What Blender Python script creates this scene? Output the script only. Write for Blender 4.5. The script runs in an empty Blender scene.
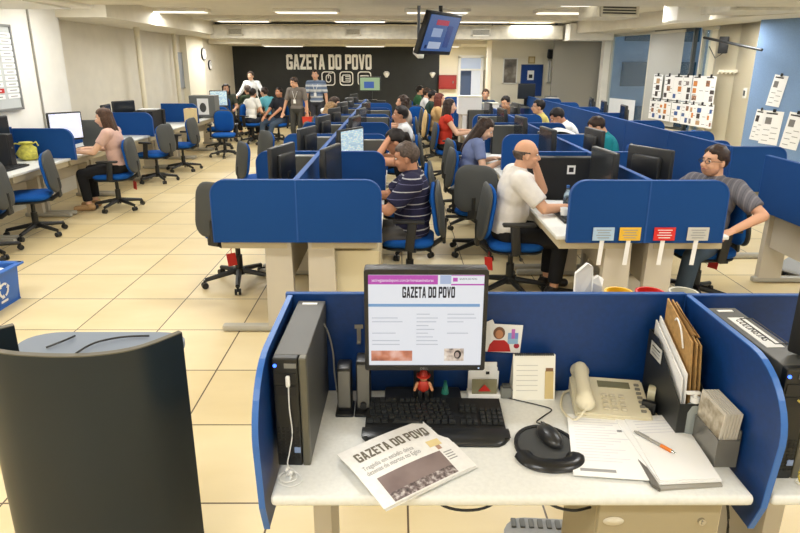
import bpy, bmesh, math, random
from mathutils import Vector, Matrix, Euler
random.seed(7)
SC = bpy.context.scene
COL = SC.collection
PI = math.pi
def R(d): return math.radians(d)

# ------------------------------------------------------------------ camera
# lens and pose fitted from the floor tiles (0.6 m) and the room's verticals
FPX, PITCH, YAW, ROLL, CAMH, CY = 595.3, .2881, .0052, .0028, 1.8777, 240.21
_f = Vector((math.sin(YAW)*math.cos(PITCH), math.cos(YAW)*math.cos(PITCH), -math.sin(PITCH)))
_r = Vector((math.cos(YAW), -math.sin(YAW), 0)); _u = _r.cross(_f)
CR = _r*math.cos(ROLL)+_u*math.sin(ROLL); CU = -_r*math.sin(ROLL)+_u*math.cos(ROLL)
def _ray(x, y): return FPX*_f + CR*(x-400) - CU*(y-CY)
def on(x, y, z=0.0):
    d = _ray(x, y); t = (z-CAMH)/d.z; return Vector((d.x*t, d.y*t, z))
def at(x, y, Y):
    d = _ray(x, y); t = Y/d.y; return Vector((d.x*t, Y, CAMH+d.z*t))
cam = bpy.data.objects.new('camera', bpy.data.cameras.new('camera')); COL.objects.link(cam)
cam.data.sensor_width = 36; cam.data.lens = FPX/800*36
cam.data.shift_y = -(266.5-CY)/800
cam.data.clip_start = .05
m = Matrix((CR, CU, -_f)).transposed().to_4x4(); m.translation = (0, 0, CAMH); cam.matrix_world = m
SC.camera = cam

# ------------------------------------------------------------------ materials
def lin(c):
    c /= 255.0
    return c/12.92 if c <= .04045 else ((c+.055)/1.055)**2.4
def rgb(h): return (lin(h[0]), lin(h[1]), lin(h[2]), 1)
MATS = {}
def mat(name, c, rough=.6, metal=0, noise=0, nscale=30, bump=0, emit=0, alpha=1, trans=0, coat=0, spec=.5):
    if name in MATS: return MATS[name]
    mt = bpy.data.materials.new(name); mt.use_nodes = True; nt = mt.node_tree; b = nt.nodes['Principled BSDF']
    b.inputs['Base Color'].default_value = rgb(c); b.inputs['Roughness'].default_value = rough; b.inputs['Metallic'].default_value = metal
    b.inputs['Specular IOR Level'].default_value = spec
    if coat: b.inputs['Coat Weight'].default_value = coat
    if trans: b.inputs['Transmission Weight'].default_value = trans
    if alpha < 1: b.inputs['Alpha'].default_value = alpha
    if emit:
        b.inputs['Emission Color'].default_value = rgb(c); b.inputs['Emission Strength'].default_value = emit; b.inputs['Base Color'].default_value = rgb([v*.3 for v in c])
    if noise or bump:
        tc = nt.nodes.new('ShaderNodeTexCoord'); nz = nt.nodes.new('ShaderNodeTexNoise'); nz.inputs['Scale'].default_value = nscale; nz.inputs['Detail'].default_value = 4
        nt.links.new(tc.outputs['Object'], nz.inputs['Vector'])
        if noise:
            rp = nt.nodes.new('ShaderNodeValToRGB')
            rp.color_ramp.elements[0].color = rgb([max(0, v*(1-noise)) for v in c]); rp.color_ramp.elements[1].color = rgb([min(255, v*(1+noise)) for v in c])
            rp.color_ramp.elements[0].position = .3; rp.color_ramp.elements[1].position = .7
            nt.links.new(nz.outputs['Fac'], rp.inputs['Fac']); nt.links.new(rp.outputs['Color'], b.inputs['Base Color'])
        if bump:
            bp = nt.nodes.new('ShaderNodeBump'); bp.inputs['Strength'].default_value = bump; bp.inputs['Distance'].default_value = .004
            nt.links.new(nz.outputs['Fac'], bp.inputs['Height']); nt.links.new(bp.outputs['Normal'], b.inputs['Normal'])
    MATS[name] = mt; return mt
def stripes(name, base, bands, period, axis=2, rough=.85, off=0.0):
    """cloth striped along one object axis; bands = [(from, to, colour)] as fractions of the period"""
    mt = bpy.data.materials.new(name); mt.use_nodes = True; nt = mt.node_tree; b = nt.nodes['Principled BSDF']; b.inputs['Roughness'].default_value = rough
    b.inputs['Specular IOR Level'].default_value = .2
    tc = nt.nodes.new('ShaderNodeTexCoord'); sp = nt.nodes.new('ShaderNodeSeparateXYZ'); nt.links.new(tc.outputs['Object'], sp.inputs[0])
    ad = nt.nodes.new('ShaderNodeMath'); ad.operation = 'ADD'; ad.inputs[1].default_value = 10+off; nt.links.new(sp.outputs[axis], ad.inputs[0])
    dv = nt.nodes.new('ShaderNodeMath'); dv.operation = 'DIVIDE'; dv.inputs[1].default_value = period; nt.links.new(ad.outputs[0], dv.inputs[0])
    fr = nt.nodes.new('ShaderNodeMath'); fr.operation = 'FRACT'; nt.links.new(dv.outputs[0], fr.inputs[0])
    rp = nt.nodes.new('ShaderNodeValToRGB'); rp.color_ramp.interpolation = 'CONSTANT'
    el = rp.color_ramp.elements; el[0].color = rgb(base); el[0].position = 0; el.remove(el[1])
    for a, z, c in bands:
        e = el.new(a); e.color = rgb(c); e = el.new(z); e.color = rgb(base)
    nt.links.new(fr.outputs[0], rp.inputs['Fac']); nt.links.new(rp.outputs['Color'], b.inputs['Base Color'])
    MATS[name] = mt; return mt

BLUE = mat('blue_fabric', (5, 64, 127), .75, noise=.10, nscale=500, spec=.3)
BLUEG = mat('blue_laminate', (6, 53, 112), .42, noise=.05, nscale=60)
TRIM = mat('blue_edge', (22, 76, 146), .6); TRIM2 = mat('blue_edge_light', (50, 104, 180), .4)
TOP = mat('desk_top', (224, 225, 220), .42, noise=.02, nscale=80)
LEG = mat('desk_leg', (196, 188, 172), .5)
LEGD = mat('desk_metal', (176, 172, 160), .4)
DRAW = mat('drawer_grey', (190, 178, 148), .5)
CB = mat('chair_blue', (18, 80, 156), .85, noise=.12, nscale=300, spec=.2)
CG = mat('chair_shell', (62, 64, 62), .6, bump=.2, nscale=400)
CK = mat('chair_black', (30, 31, 31), .45)
BLK = mat('black_plastic', (26, 27, 28), .38)
BLK2 = mat('black_matt', (20, 21, 22), .55, bump=.15, nscale=500)
GRY = mat('grey_plastic', (104, 106, 104), .5)
GRYD = mat('dark_grey_plastic', (66, 68, 66), .5)
PCG = mat('tower_grey', (92, 92, 86), .35, metal=.3)
WHT = mat('white_paper', (240, 240, 238), .7)
CREAM = mat('cream_plastic', (222, 218, 200), .45)
REDTAG = mat('red_tag', (190, 34, 26), .6)
CHROME = mat('chrome', (190, 190, 190), .2, metal=1)
SCR_W = mat('screen_white', (232, 236, 250), .3, emit=.9)
SCR_D = mat('screen_off', (42, 46, 50), .15)
INK = mat('ink_black', (34, 32, 32), .7)
INKG = mat('ink_grey', (150, 150, 150), .7)
BROWN = mat('kraft_brown', (176, 138, 84), .75, noise=.08, nscale=60)

# ------------------------------------------------------------------ mesh helpers
class MB:
    def __init__(s): s.bm = bmesh.new(); s.mi = 0
    def _done(s, vs, M, mi=None):
        if M is not None: bmesh.ops.transform(s.bm, matrix=M, verts=vs)
        k = s.mi if mi is None else mi
        seen = set()
        for v in vs:
            for f in v.link_faces:
                if f not in seen: seen.add(f); f.material_index = k
        return s
    def box(s, c, size, rot=None, bevel=0, seg=2):
        g = bmesh.ops.create_cube(s.bm, size=1.0); vs = g['verts']
        bmesh.ops.scale(s.bm, vec=size, verts=vs)
        if bevel:
            es = list({e for v in vs for e in v.link_edges})
            r = bmesh.ops.bevel(s.bm, geom=es, offset=min(bevel, min(size)*.49), segments=seg, affect='EDGES', profile=.5)
            vs = list({v for f in r['faces'] for v in f.verts} | {v for v in vs if v.is_valid})
        M = Matrix.Translation(c)
        if rot is not None: M = M @ (rot if isinstance(rot, Matrix) else Euler(rot).to_matrix().to_4x4())
        return s._done(vs, M)
    def cyl(s, p0, p1, r0, r1=None, n=12, caps=True):
        p0, p1 = Vector(p0), Vector(p1); r1 = r0 if r1 is None else r1; d = p1-p0; L = d.length
        if L < 1e-6: return s
        g = bmesh.ops.create_cone(s.bm, cap_ends=caps, segments=n, radius1=max(r0, 1e-4), radius2=max(r1, 1e-4), depth=L)
        M = Matrix.Translation((p0+p1)/2) @ d.to_track_quat('Z', 'Y').to_matrix().to_4x4()
        return s._done(g['verts'], M)
    def sph(s, c, r, rot=None, u=16, v=10):
        g = bmesh.ops.create_uvsphere(s.bm, u_segments=u, v_segments=v, radius=1.0)
        rr = (r, r, r) if isinstance(r, (int, float)) else r
        M = Matrix.Translation(c)
        if rot is not None: M = M @ (rot.to_4x4() if isinstance(rot, Matrix) else Euler(rot).to_matrix().to_4x4())
        return s._done(g['verts'], M @ Matrix.Diagonal((*rr, 1)))
    def cap(s, p0, p1, r0, r1=None, n=12):
        r1 = r0 if r1 is None else r1
        s.cyl(p0, p1, r0, r1, n); s.sph(p0, r0, u=n, v=8); s.sph(p1, r1, u=n, v=8); return s
    def tube(s, pts, r, n=6):
        pts = [Vector(p) for p in pts]; rings = []
        for i, p in enumerate(pts):
            d = (pts[min(i+1, len(pts)-1)]-pts[max(i-1, 0)]).normalized()
            a = d.cross(Vector((0, 0, 1)))
            if a.length < .1: a = d.cross(Vector((0, 1, 0)))
            a.normalize(); b = d.cross(a)
            rings.append([s.bm.verts.new(p+a*r*math.cos(2*PI*k/n)+b*r*math.sin(2*PI*k/n)) for k in range(n)])
        for A, B in zip(rings, rings[1:]):
            for k in range(n):
                f = s.bm.faces.new((A[k], A[(k+1) % n], B[(k+1) % n], B[k])); f.material_index = s.mi; f.smooth = True
        for A in (rings[0], rings[-1]):
            f = s.bm.faces.new(A); f.material_index = s.mi
        return s
    def prism(s, pts, z0, z1, M=None):
        lo = [s.bm.verts.new((p[0], p[1], z0)) for p in pts]; hi = [s.bm.verts.new((p[0], p[1], z1)) for p in pts]; n = len(pts)
        s.bm.faces.new(lo[::-1]); s.bm.faces.new(hi)
        for k in range(n): s.bm.faces.new((lo[k], lo[(k+1) % n], hi[(k+1) % n], hi[k]))
        return s._done(lo+hi, M)
    def quad(s, pts):
        f = s.bm.faces.new([s.bm.verts.new(p) for p in pts]); f.material_index = s.mi; return s
    def lathe(s, prof, c=(0, 0, 0), n=16, M=None):
        rings = [[s.bm.verts.new((c[0]+r*math.cos(2*PI*k/n), c[1]+r*math.sin(2*PI*k/n), c[2]+z)) for k in range(n)] for r, z in prof]
        for A, B in zip(rings, rings[1:]):
            for k in range(n): s.bm.faces.new((A[k], A[(k+1) % n], B[(k+1) % n], B[k]))
        s.bm.faces.new(rings[0][::-1]); s.bm.faces.new(rings[-1])
        return s._done([v for q in rings for v in q], M)
    def xf(s, M): bmesh.ops.transform(s.bm, matrix=M, verts=s.bm.verts[:]); return s
    def mesh(s, name, smooth=40):
        bmesh.ops.recalc_face_normals(s.bm, faces=s.bm.faces[:])
        me = bpy.data.meshes.new(name); s.bm.to_mesh(me); s.bm.free()
        if smooth:
            me.shade_smooth(); me.set_sharp_from_angle(angle=R(smooth))
        return me
def link(name, me, mats=None, parent=None, loc=None, rot=None):
    o = bpy.data.objects.new(name, me); COL.objects.link(o)
    for m_ in ([] if mats is None else mats if isinstance(mats, (list, tuple)) else [mats]): me.materials.append(m_)
    if parent: o.parent = parent
    if loc is not None: o.location = loc
    if rot is not None: o.rotation_euler = rot
    return o
def ob(name, mb, mats, parent=None, loc=None, rot=None, smooth=40): return link(name, mb.mesh(name, smooth), mats, parent, loc, rot)
def tag(o, label, cat, group=None):
    o['label'] = label; o['category'] = cat
    if group: o['group'] = group
    return o
def thing(name, label, cat, loc=(0, 0, 0), rz=0, group=None):
    o = bpy.data.objects.new(name, None); COL.objects.link(o); o.location = loc; o.rotation_euler = (0, 0, rz); o.empty_display_size = .1
    return tag(o, label, cat, group)
def struct(name, mb, mats, parent=None, smooth=0):
    o = ob(name, mb, mats, parent, smooth=smooth)
    if not parent: o['kind'] = 'structure'
    return o
KIDS = {}
def copy_tree(o, parent=None):
    c = o.copy(); COL.objects.link(c)
    if parent: c.parent = parent
    for ch in o.children: copy_tree(ch, c)
    return c
def dup(proto, label, loc, rz=0, group=None):
    c = copy_tree(proto); c.location = loc; c.rotation_euler = (0, 0, rz); c['label'] = label
    if group: c['group'] = group
    elif 'group' in c.keys(): del c['group']
    return c
class Kind:
    """first use moves the prototype itself, later uses copy it and its parts"""
    def __init__(s, make): s.make = make; s.p = None
    def __call__(s, label, loc, rz=0, group=None):
        if s.p is None:
            s.p = s.make(); o = s.p; o.location = loc; o.rotation_euler = (0, 0, rz); o['label'] = label
            if group: o['group'] = group
            elif 'group' in o.keys(): del o['group']
            return o
        return dup(s.p, label, loc, rz, group)
def remesh(mb, vox, smooth=3, name='m'):
    me = mb.mesh(name, 0); o = bpy.data.objects.new(name, me); COL.objects.link(o)
    md = o.modifiers.new('r', 'REMESH'); md.mode = 'VOXEL'; md.voxel_size = vox; md.use_smooth_shade = True
    if smooth:
        sm = o.modifiers.new('s', 'SMOOTH'); sm.factor = .5; sm.iterations = smooth
    dg = bpy.context.evaluated_depsgraph_get(); dg.update()
    out = bpy.data.meshes.new_from_object(o.evaluated_get(dg), depsgraph=dg)
    bpy.data.objects.remove(o); bpy.data.meshes.remove(me)
    out.shade_smooth(); return out
# ---- lettering
def rect(a, b, c, d): return [(a, b), (c, b), (c, d), (a, d)]
GLYPH = {
 'G': [rect(0, .06, .2, .94), rect(.06, 0, .54, .19), rect(.06, .81, .54, 1), rect(.4, .06, .6, .5), rect(.3, .37, .6, .53), rect(.4, .68, .6, .94)],
 'A': [[(0, 0), (.19, 0), (.36, 1), (.18, 1)], [(.6, 0), (.41, 0), (.24, 1), (.42, 1)], rect(.14, .2, .46, .37)],
 'Z': [rect(0, .81, .56, 1), rect(0, 0, .56, .19), [(0, .18), (.22, .18), (.56, .82), (.34, .82)]],
 'E': [rect(0, 0, .2, 1), rect(0, 0, .5, .19), rect(0, .81, .5, 1), rect(0, .41, .46, .59)],
 'T': [rect(0, .81, .56, 1), rect(.18, 0, .38, 1)],
 'D': [rect(0, 0, .2, 1), rect(0, 0, .5, .19), rect(0, .81, .5, 1), rect(.4, .08, .6, .92)],
 'O': [rect(0, .06, .2, .94), rect(.4, .06, .6, .94), rect(.07, 0, .53, .19), rect(.07, .81, .53, 1)],
 'P': [rect(0, 0, .2, 1), rect(0, .81, .54, 1), rect(0, .38, .54, .56), rect(.4, .43, .6, .95)],
 'V': [[(.2, 0), (.4, 0), (.19, 1), (0, 1)], [(.4, 0), (.22, 0), (.41, 1), (.6, 1)]]}
def title_words(W, H, depth, M, each=None):
    """GAZETA DO POVO in heavy condensed capitals, W wide and H high, in the plane of M"""
    x = 0; pieces = []
    for ch in 'GAZETA DO POVO':
        if ch == ' ': x += .3; continue
        pieces.append((ch, x)); x += max(p[0] for q in GLYPH[ch] for p in q)+.075
    x -= .075; res = []
    mb = MB()
    for ch, ox in pieces:
        if each is not None: mb = MB()
        for k, q in enumerate(GLYPH[ch]):
            mb.prism([((p[0]+ox)*W/x, p[1]*H) for p in q], 0, depth+k*depth*.004, M)
        if each is not None: res.append(mb)
    return res if each is not None else mb
def text_mesh(s, size, M, depth=.0006, xs=1.0):
    cu = bpy.data.curves.new('t', 'FONT'); cu.body = s; cu.size = size; cu.extrude = depth; cu.align_x = 'LEFT'
    o = bpy.data.objects.new('t', cu); COL.objects.link(o)
    dg = bpy.context.evaluated_depsgraph_get(); dg.update()
    me = bpy.data.meshes.new_from_object(o.evaluated_get(dg), depsgraph=dg)
    bpy.data.objects.remove(o); bpy.data.curves.remove(cu)
    me.transform(M @ Matrix.Diagonal((xs, 1, 1, 1))); return me
def frame(o, x, z=None, y=None):
    """matrix with origin o, X axis x and Y axis y (or normal z)"""
    x = Vector(x).normalized()
    if z is not None: z = Vector(z).normalized(); y = z.cross(x).normalized(); z = x.cross(y)
    else: y = Vector(y); y = (y-x*y.dot(x)).normalized(); z = x.cross(y)
    M = Matrix((x, y, z)).transposed().to_4x4(); M.translation = o; return M
ORD = ['first', 'second', 'third', 'fourth', 'fifth', 'sixth', 'seventh', 'eighth', 'ninth', 'tenth', 'eleventh', 'twelfth']
# ------------------------------------------------------------------ the room
WALLM = mat('wall_paint', (238, 235, 225), .8, noise=.015, nscale=4)
WALLC = mat('cream_paint', (238, 230, 206), .75)
CEIL = mat('ceiling_paint', (222, 215, 196), .85, noise=.02, nscale=5)
DUCT = mat('duct_paint', (212, 206, 188), .6, noise=.05, nscale=8)
BLACKW = mat('black_wall', (24, 27, 25), .55, noise=.2, nscale=3)
PIPEM = mat('pipe_paint', (222, 212, 184), .5)
GRPAN = mat('grey_panel', (150, 146, 134), .6)
PINB = mat('pinboard_blue', (122, 150, 186), .85, noise=.08, nscale=200)

def floor_mat():
    mt = bpy.data.materials.new('floor_tiles'); mt.use_nodes = True; nt = mt.node_tree; b = nt.nodes['Principled BSDF']
    N = nt.nodes.new; L = nt.links.new
    tc = N('ShaderNodeTexCoord'); sp = N('ShaderNodeSeparateXYZ'); L(tc.outputs['Object'], sp.inputs[0])
    def math_(op, a, b_=None):
        n = N('ShaderNodeMath'); n.operation = op
        for i, v in enumerate((a, b_)):
            if v is None: continue
            if isinstance(v, (int, float)): n.inputs[i].default_value = v
            else: L(v, n.inputs[i])
        return n.outputs[0]
    masks = []; cells = []
    for ax, off, w in ((0, .0489, .0045), (1, 2.2118, .0045)):
        t = math_('DIVIDE', math_('ADD', sp.outputs[ax], 60-off), .6)
        fr = math_('FRACT', t); d = math_('MULTIPLY', math_('MINIMUM', fr, math_('SUBTRACT', 1.0, fr)), .6)
        masks.append(math_('LESS_THAN', d, w)); cells.append(math_('FLOOR', math_('ADD', t, .0)))
    g = math_('MAXIMUM', masks[0], masks[1])
    cv = N('ShaderNodeCombineXYZ'); L(cells[0], cv.inputs[0]); L(cells[1], cv.inputs[1])
    wn = N('ShaderNodeTexWhiteNoise'); L(cv.outputs[0], wn.inputs['Vector'])
    nz = N('ShaderNodeTexNoise'); nz.inputs['Scale'].default_value = 1.6; nz.inputs['Detail'].default_value = 5
    mp = N('ShaderNodeMapping'); mp.inputs['Scale'].default_value = (1, 2.4, 1); L(tc.outputs['Object'], mp.inputs[0]); L(mp.outputs[0], nz.inputs['Vector'])
    f = math_('ADD', math_('MULTIPLY', wn.outputs['Value'], .35), math_('MULTIPLY', nz.outputs['Fac'], .65))
    rp = N('ShaderNodeValToRGB'); rp.color_ramp.elements[0].position = .25; rp.color_ramp.elements[1].position = .75
    rp.color_ramp.elements[0].color = rgb((214, 193, 143)); rp.color_ramp.elements[1].color = rgb((230, 213, 171)); L(f, rp.inputs['Fac'])
    mx = N('ShaderNodeMix'); mx.data_type = 'RGBA'; L(g, mx.inputs['Factor']); L(rp.outputs['Color'], mx.inputs[6]); mx.inputs[7].default_value = rgb((88, 70, 44))
    L(mx.outputs[2], b.inputs['Base Color']); b.inputs['Roughness'].default_value = .33; b.inputs['Specular IOR Level'].default_value = .4
    return mt
FLOORM = floor_mat()
X0, X1, Y0, Y1, ZC = -5.25, 7.4, -4.0, 19.9, 2.8
fl = MB(); fl.box(((X0+X1)/2, 8, -.1), (13.4, 24.4, .2)); struct('floor', fl, FLOORM)
ce = MB(); ce.box(((X0+X1)/2, 8, ZC+.1), (13.4, 24.4, .2)); struct('ceiling', ce, CEIL)
wl = MB()
wl.box((-5.1, 2.68, 1.4), (.2, 13.36, 2.8)); struct('wall_left', wl, WALLM)
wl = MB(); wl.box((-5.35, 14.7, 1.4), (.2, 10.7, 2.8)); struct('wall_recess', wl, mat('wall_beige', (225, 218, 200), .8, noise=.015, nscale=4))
wb = MB(); wb.box((-2.1, Y1+.1, 1.4), (6.9, .2, 2.8)); struct('wall_back', wb, BLACKW)
wf = MB(); wf.box((1, Y0-.1, 1.4), (13, .2, 2.8)); struct('wall_front', wf, WALLM)
def vwall(mb, pts, z0, z1, th):
    for (a, b) in zip(pts, pts[1:]):
        a, b = Vector((*a, 0)), Vector((*b, 0)); d = (b-a).normalized(); n = Vector((d.y, -d.x, 0))*th
        mb.prism([(a.x, a.y), (b.x, b.y), (b.x+n.x, b.y+n.y), (a.x+n.x, a.y+n.y)], z0, z1)
    return mb
# white end wall with the door beyond the black wall
DX0, DX1 = at(457.6, 80, 19.9).x, at(482.5, 80, 19.9).x
w2 = MB(); w2.box(((1.35+DX0)/2, Y1+.1, 1.4), (DX0-1.35, .2, 2.8)); w2.box(((DX1+3.0)/2, Y1+.1, 1.4), (3.0-DX1, .2, 2.8)); w2.box(((DX0+DX1)/2, Y1+.1, 2.45), (DX1-DX0, .2, .7))
w2.box(((DX0+DX1)/2, Y1+2.3, 1.4), (3.2, .1, 2.8)); struct('wall_end', w2, WALLC)
# pictures wall, nearer than the end wall
w3 = MB(); w3.box((3.42, 16.6, 1.4), (1.94, 1.0, 2.8)); struct('wall_alcove', w3, WALLC)
# window side
WA, WB_ = (5.77, 11.3), (5.0, 14.6)
wr = MB()
vwall(wr, [WA, (6.02, 11.0), (5.93, 10.25)], 0, 2.8, -.02)
wr.prism([(5.77, 11.3), (6.02, 11.0), (5.93, 10.25), (7.4, 10.25), (7.4, 11.6), (5.77, 11.6)], 0, 2.8)
struct('wall_right', wr, WALLC)
wp = MB(); vwall(wp, [(7.3, 7.67), (7.05, 8.0), (5.67, 9.84)], 0, 2.8, .08); wp.box((7.4, 1.8, 1.4), (.2, 11.8, 2.8)); struct('wall_pinboard', wp, PINB)
wg = MB(); wg.box((4.43, 15.15, 1.4), (1.27, .1, 2.8)); struct('wall_partition', wg, GRPAN)
def wpt(px, off=0.0):          # a point of the window line under picture column px, off metres into the room
    k = (px-401)/595.0; d = Vector((WB_[0]-WA[0], WB_[1]-WA[1])).normalized()
    t = (k*(.9588*WA[1]+.1)-WA[0])/(d.x-k*.9588*d.y)
    n = Vector((-d.y, d.x)); return Vector((WA[0]+d.x*t+n.x*off, WA[1]+d.y*t+n.y*off))
WD = Vector((WB_[0]-WA[0], WB_[1]-WA[1])).normalized(); WN = Vector((-WD.y, WD.x))    # WN points into the room
sw = MB(); vwall(sw, [WA, WB_], 0, .62, .12); vwall(sw, [WA, WB_], 2.55, 2.8, .12); struct('wall_window', sw, WALLC)
FRAMEM = mat('window_frame', (206, 204, 190), .5); FRAMED = mat('window_mullion', (92, 98, 100), .45)
GLASS = mat('window_glass', (235, 245, 250), .02)
_nt = GLASS.node_tree; _tr = _nt.nodes.new('ShaderNodeBsdfTransparent'); _tr.inputs[0].default_value = (.92, .96, .98, 1); _mx = _nt.nodes.new('ShaderNodeMixShader'); _mx.inputs[0].default_value = .92
_nt.links.new(_nt.nodes['Principled BSDF'].outputs[0], _mx.inputs[1]); _nt.links.new(_tr.outputs[0], _mx.inputs[2]); _nt.links.new(_mx.outputs[0], _nt.nodes['Material Output'].inputs[0])
def window(name, pa, pb, fm):
    a, b = wpt(pb), wpt(pa); d = (b-a); L = d.length; d.normalize(); ang = math.atan2(d.y, d.x)
    g = MB(); g.box((L/2, -.05, 1.585), (L, .008, 1.93)); o = struct(name, g, GLASS); o.location = (a.x, a.y, 0); o.rotation_euler = (0, 0, ang)
    f = MB()
    for x in (0.02, L-.02): f.box((x, -.05, 1.585), (.04, .08, 1.93))
    for z in (.65, 2.52): f.box((L/2, -.05, z), (L, .1, .06))
    ob('window_frame', f, fm, o, smooth=0)
    return o
window('window_1', 611, 650, FRAMEM); window('window_2', 653, 692, FRAMED); window('window_3', 699, 716, FRAMEM)
po = MB(); p_ = wpt(609, .05); po.box((p_.x, p_.y, 1.4), (.16, .2, 2.8)); struct('trim_1', po, WALLM)
fw = MB(); a_, b_ = wpt(617, .03), wpt(643, .03); vwall(fw, [(a_.x, a_.y), (b_.x, b_.y)], .68, 1.12, .01)
struct('trim_2', fw, mat('frosted_film', (238, 242, 246), .7))
# the daylight side: a neighbouring building
bd = thing('office_building', 'grey blue office building with dark windows seen outside the left window', 'building', (8.6, 27.5, -3), R(14))
BW = mat('facade_blue', (150, 170, 182), .7, noise=.04, nscale=2); BGL = mat('facade_glass', (34, 76, 92), .2)
q = MB(); q.box((0, 0, 5), (9, 5, 14)); ob('facade', q, BW, bd, smooth=0)
for k in range(6):
    for j in range(4):
        q = MB(); q.box((-3.9+j*2.2, -2.52, 1.0+k*1.75), (1.25, .12, .95)); ob('window', q, BGL, bd, smooth=0)
# left wall pilasters, pipes, frames
def pipe(name, x, y, r): q = MB(); q.cyl((x, y, 0), (x, y, 2.8), r, n=16); return struct(name, q, PIPEM, smooth=40)
def onX(px, py, X):
    d = _ray(px, py); t = X/d.x; return Vector((X, d.y*t, CAMH+d.z*t))
pipe('trim_3', -4.86, onX(140, 60, -4.86).y, .05); pipe('trim_13', -5.1, onX(176, 60, -5.1).y, .05)
q = MB(); ya_, yb_ = onX(187.5, 60, -5.1).y, onX(204, 60, -5.1).y; q.box((-5.2, (ya_+yb_)/2, 1.4), (.2, yb_-ya_, 2.8)); struct('trim_5', q, WALLC)
q = MB(); yp_ = onX(36, 65, -4.985).y; q.cyl((-4.985, yp_, .0), (-4.985, yp_, 2.8), .014); struct('trim_6', q, GRPAN)
# soffits, beams and ducts
q = MB(); q.box((-4.75, 14.6, 2.66), (1.0, 10.6, .28)); struct('trim_7', q, CEIL)
q = MB(); q.box((0, 6.7, 2.65), (10.4, .8, .3)); struct('trim_8', q, CEIL)
q = MB(); q.box((-1, 18.6, 2.6), (8.4, 2.6, .4)); struct('trim_9', q, CEIL)
q = MB(); q.box((.4, 12.75, 2.765), (9, .16, .07)); struct('trim_12', q, CEIL)
so = MB()
ia = [(7.0, 8.0), (5.67, 9.84), (5.9, 10.3), WA, WB_]; inn = [(6.1, 7.6), (4.95, 9.4), (4.75, 10.6), (4.72, 11.2), (4.05, 14.2)]
so.prism(ia+inn[::-1], 2.55, 2.8); struct('trim_10', so, CEIL)
# duct across the room
def grille(parent, c, w, h, n=6, mm=None, rotx=0):
    g = MB()
    for sx in (-1, 1): g.box((c[0]+sx*w/2, c[1], c[2]), (.03, .03, h+.03))
    for sz in (-1, 1): g.box((c[0], c[1], c[2]+sz*h/2), (w+.03, .03, .03))
    for k in range(n): g.box((c[0], c[1]-.004, c[2]-h/2+h*(k+.5)/n), (w, .012, h/n*.4), (R(30), 0, 0))
    o = ob('vent_grille', g, mm or mat('grille_paint', (196, 188, 166), .5), parent, smooth=0)
    bk = MB(); bk.box((c[0], c[1]+.014, c[2]), (w, .006, h)); ob('vent_opening', bk, mat('dark_opening', (50, 48, 42), .8), o, smooth=0)
dt = thing('air_duct', 'long cream ventilation duct with three grilles spanning the ceiling', 'air duct', (0, 14.6, 2.43))
q = MB(); q.box((-.25, .3, .15), (8.2, .6, .3), bevel=.01); ob('duct_body', q, DUCT, dt, smooth=0)
for k, px in enumerate((235, 353, 481)):
    grille(dt, (at(px, 30, 14.6).x, -.02, .15), .34 if k < 2 else .42, .14, mm=None if k < 2 else mat('grille_white', (232, 228, 214), .5))
q = MB()
for x in (-3.6, -1.1, 1.4, 2.2): q.cyl((x, .02, .3), (x, .02, .37), .008, n=6)
q.cyl((-4.2, -.03, .33), (3.7, -.03, .33), .016, n=6); ob('hanger_rod', q, BLK, dt)
d2 = thing('air_duct', 'white ventilation box ending the duct beside the window corner', 'air duct', (4.4, 14.2, 2.4)); q = MB(); q.box((0, .3, .18), (1.0, .6, .36), bevel=.01); ob('duct_body', q, WALLM, d2, smooth=0)
d3 = thing('air_duct', 'pale ventilation box under the ceiling above the notice board', 'air duct', (-4.2, 6.0, 2.46)); q = MB(); q.box((0, .6, .172), (1.55, 1.2, .336), bevel=.02); ob('duct_body', q, WALLM, d3, smooth=0)
q = MB(); q.box((0, .6, -.005), (1.2, .9, .02)); ob('bottom_panel', q, mat('duct_panel', (238, 236, 226), .6), d3, smooth=0)
d4 = thing('air_duct', 'white ventilation riser box hanging above the window corner', 'air duct', (4.35, 9.3, 2.5)); q = MB(); q.box((0, .25, .15), (.48, .5, .3), bevel=.01); ob('duct_body', q, WALLM, d4, smooth=0)
d5 = thing('air_duct', 'cream ventilation box with a grille above the blue pinboard wall', 'air duct', (5.1, 8.3, 2.56)); q = MB(); q.box((0, .4, .12), (1.5, .8, .24), bevel=.01); ob('duct_body', q, DUCT, d5, smooth=0)
grille(d5, (-.4, -.02, .13), .5, .17, n=5)
ac = thing('air_diffuser', 'cream slatted air diffuser hanging left of the window corner', 'air vent', (3.35, 9.6, 2.56), R(12))
q = MB(); q.box((0, .3, .1), (.7, .6, .2), bevel=.02); ob('housing', q, DUCT, ac, smooth=0); grille(ac, (0, -.02, .1), .6, .16, n=4)
# thin ceiling pipes
q = MB(); q.cyl((-5, 6.2, 2.58), (5, 6.2, 2.58), .05, n=10); struct('trim_11', q, GRPAN, smooth=40)
# ------------------------------------------------------------------ lights of the room and added fill lamps
LAMPC = (1.0, .995, .98)
FIXF = mat('fixture_white', (236, 230, 214), .5)
DIFF = mat('fixture_diffuser', (255, 246, 224), .5, emit=2.2)
def make_fixture():
    t = thing('ceiling_light', 'x', 'ceiling light')
    q = MB(); q.box((0, 0, -.03), (1.15, .34, .06), bevel=.01); ob('light_housing', q, FIXF, t, smooth=0)
    q = MB(); q.box((0, 0, -.064), (1.05, .26, .01)); ob('diffuser', q, DIFF, t, smooth=0)
    return t
fixture = Kind(make_fixture)
def lamp(x, y, z, sx, sy, w, rot=(0, 0, 0), c=LAMPC):
    d = bpy.data.lights.new('tube_or_fill_light', 'AREA'); d.shape = 'RECTANGLE'; d.size = sx; d.size_y = sy; d.energy = w; d.color = c
    o = bpy.data.objects.new('tube_or_fill_light', d); COL.objects.link(o); o.location = (x, y, z); o.rotation_euler = rot
    return o
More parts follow.
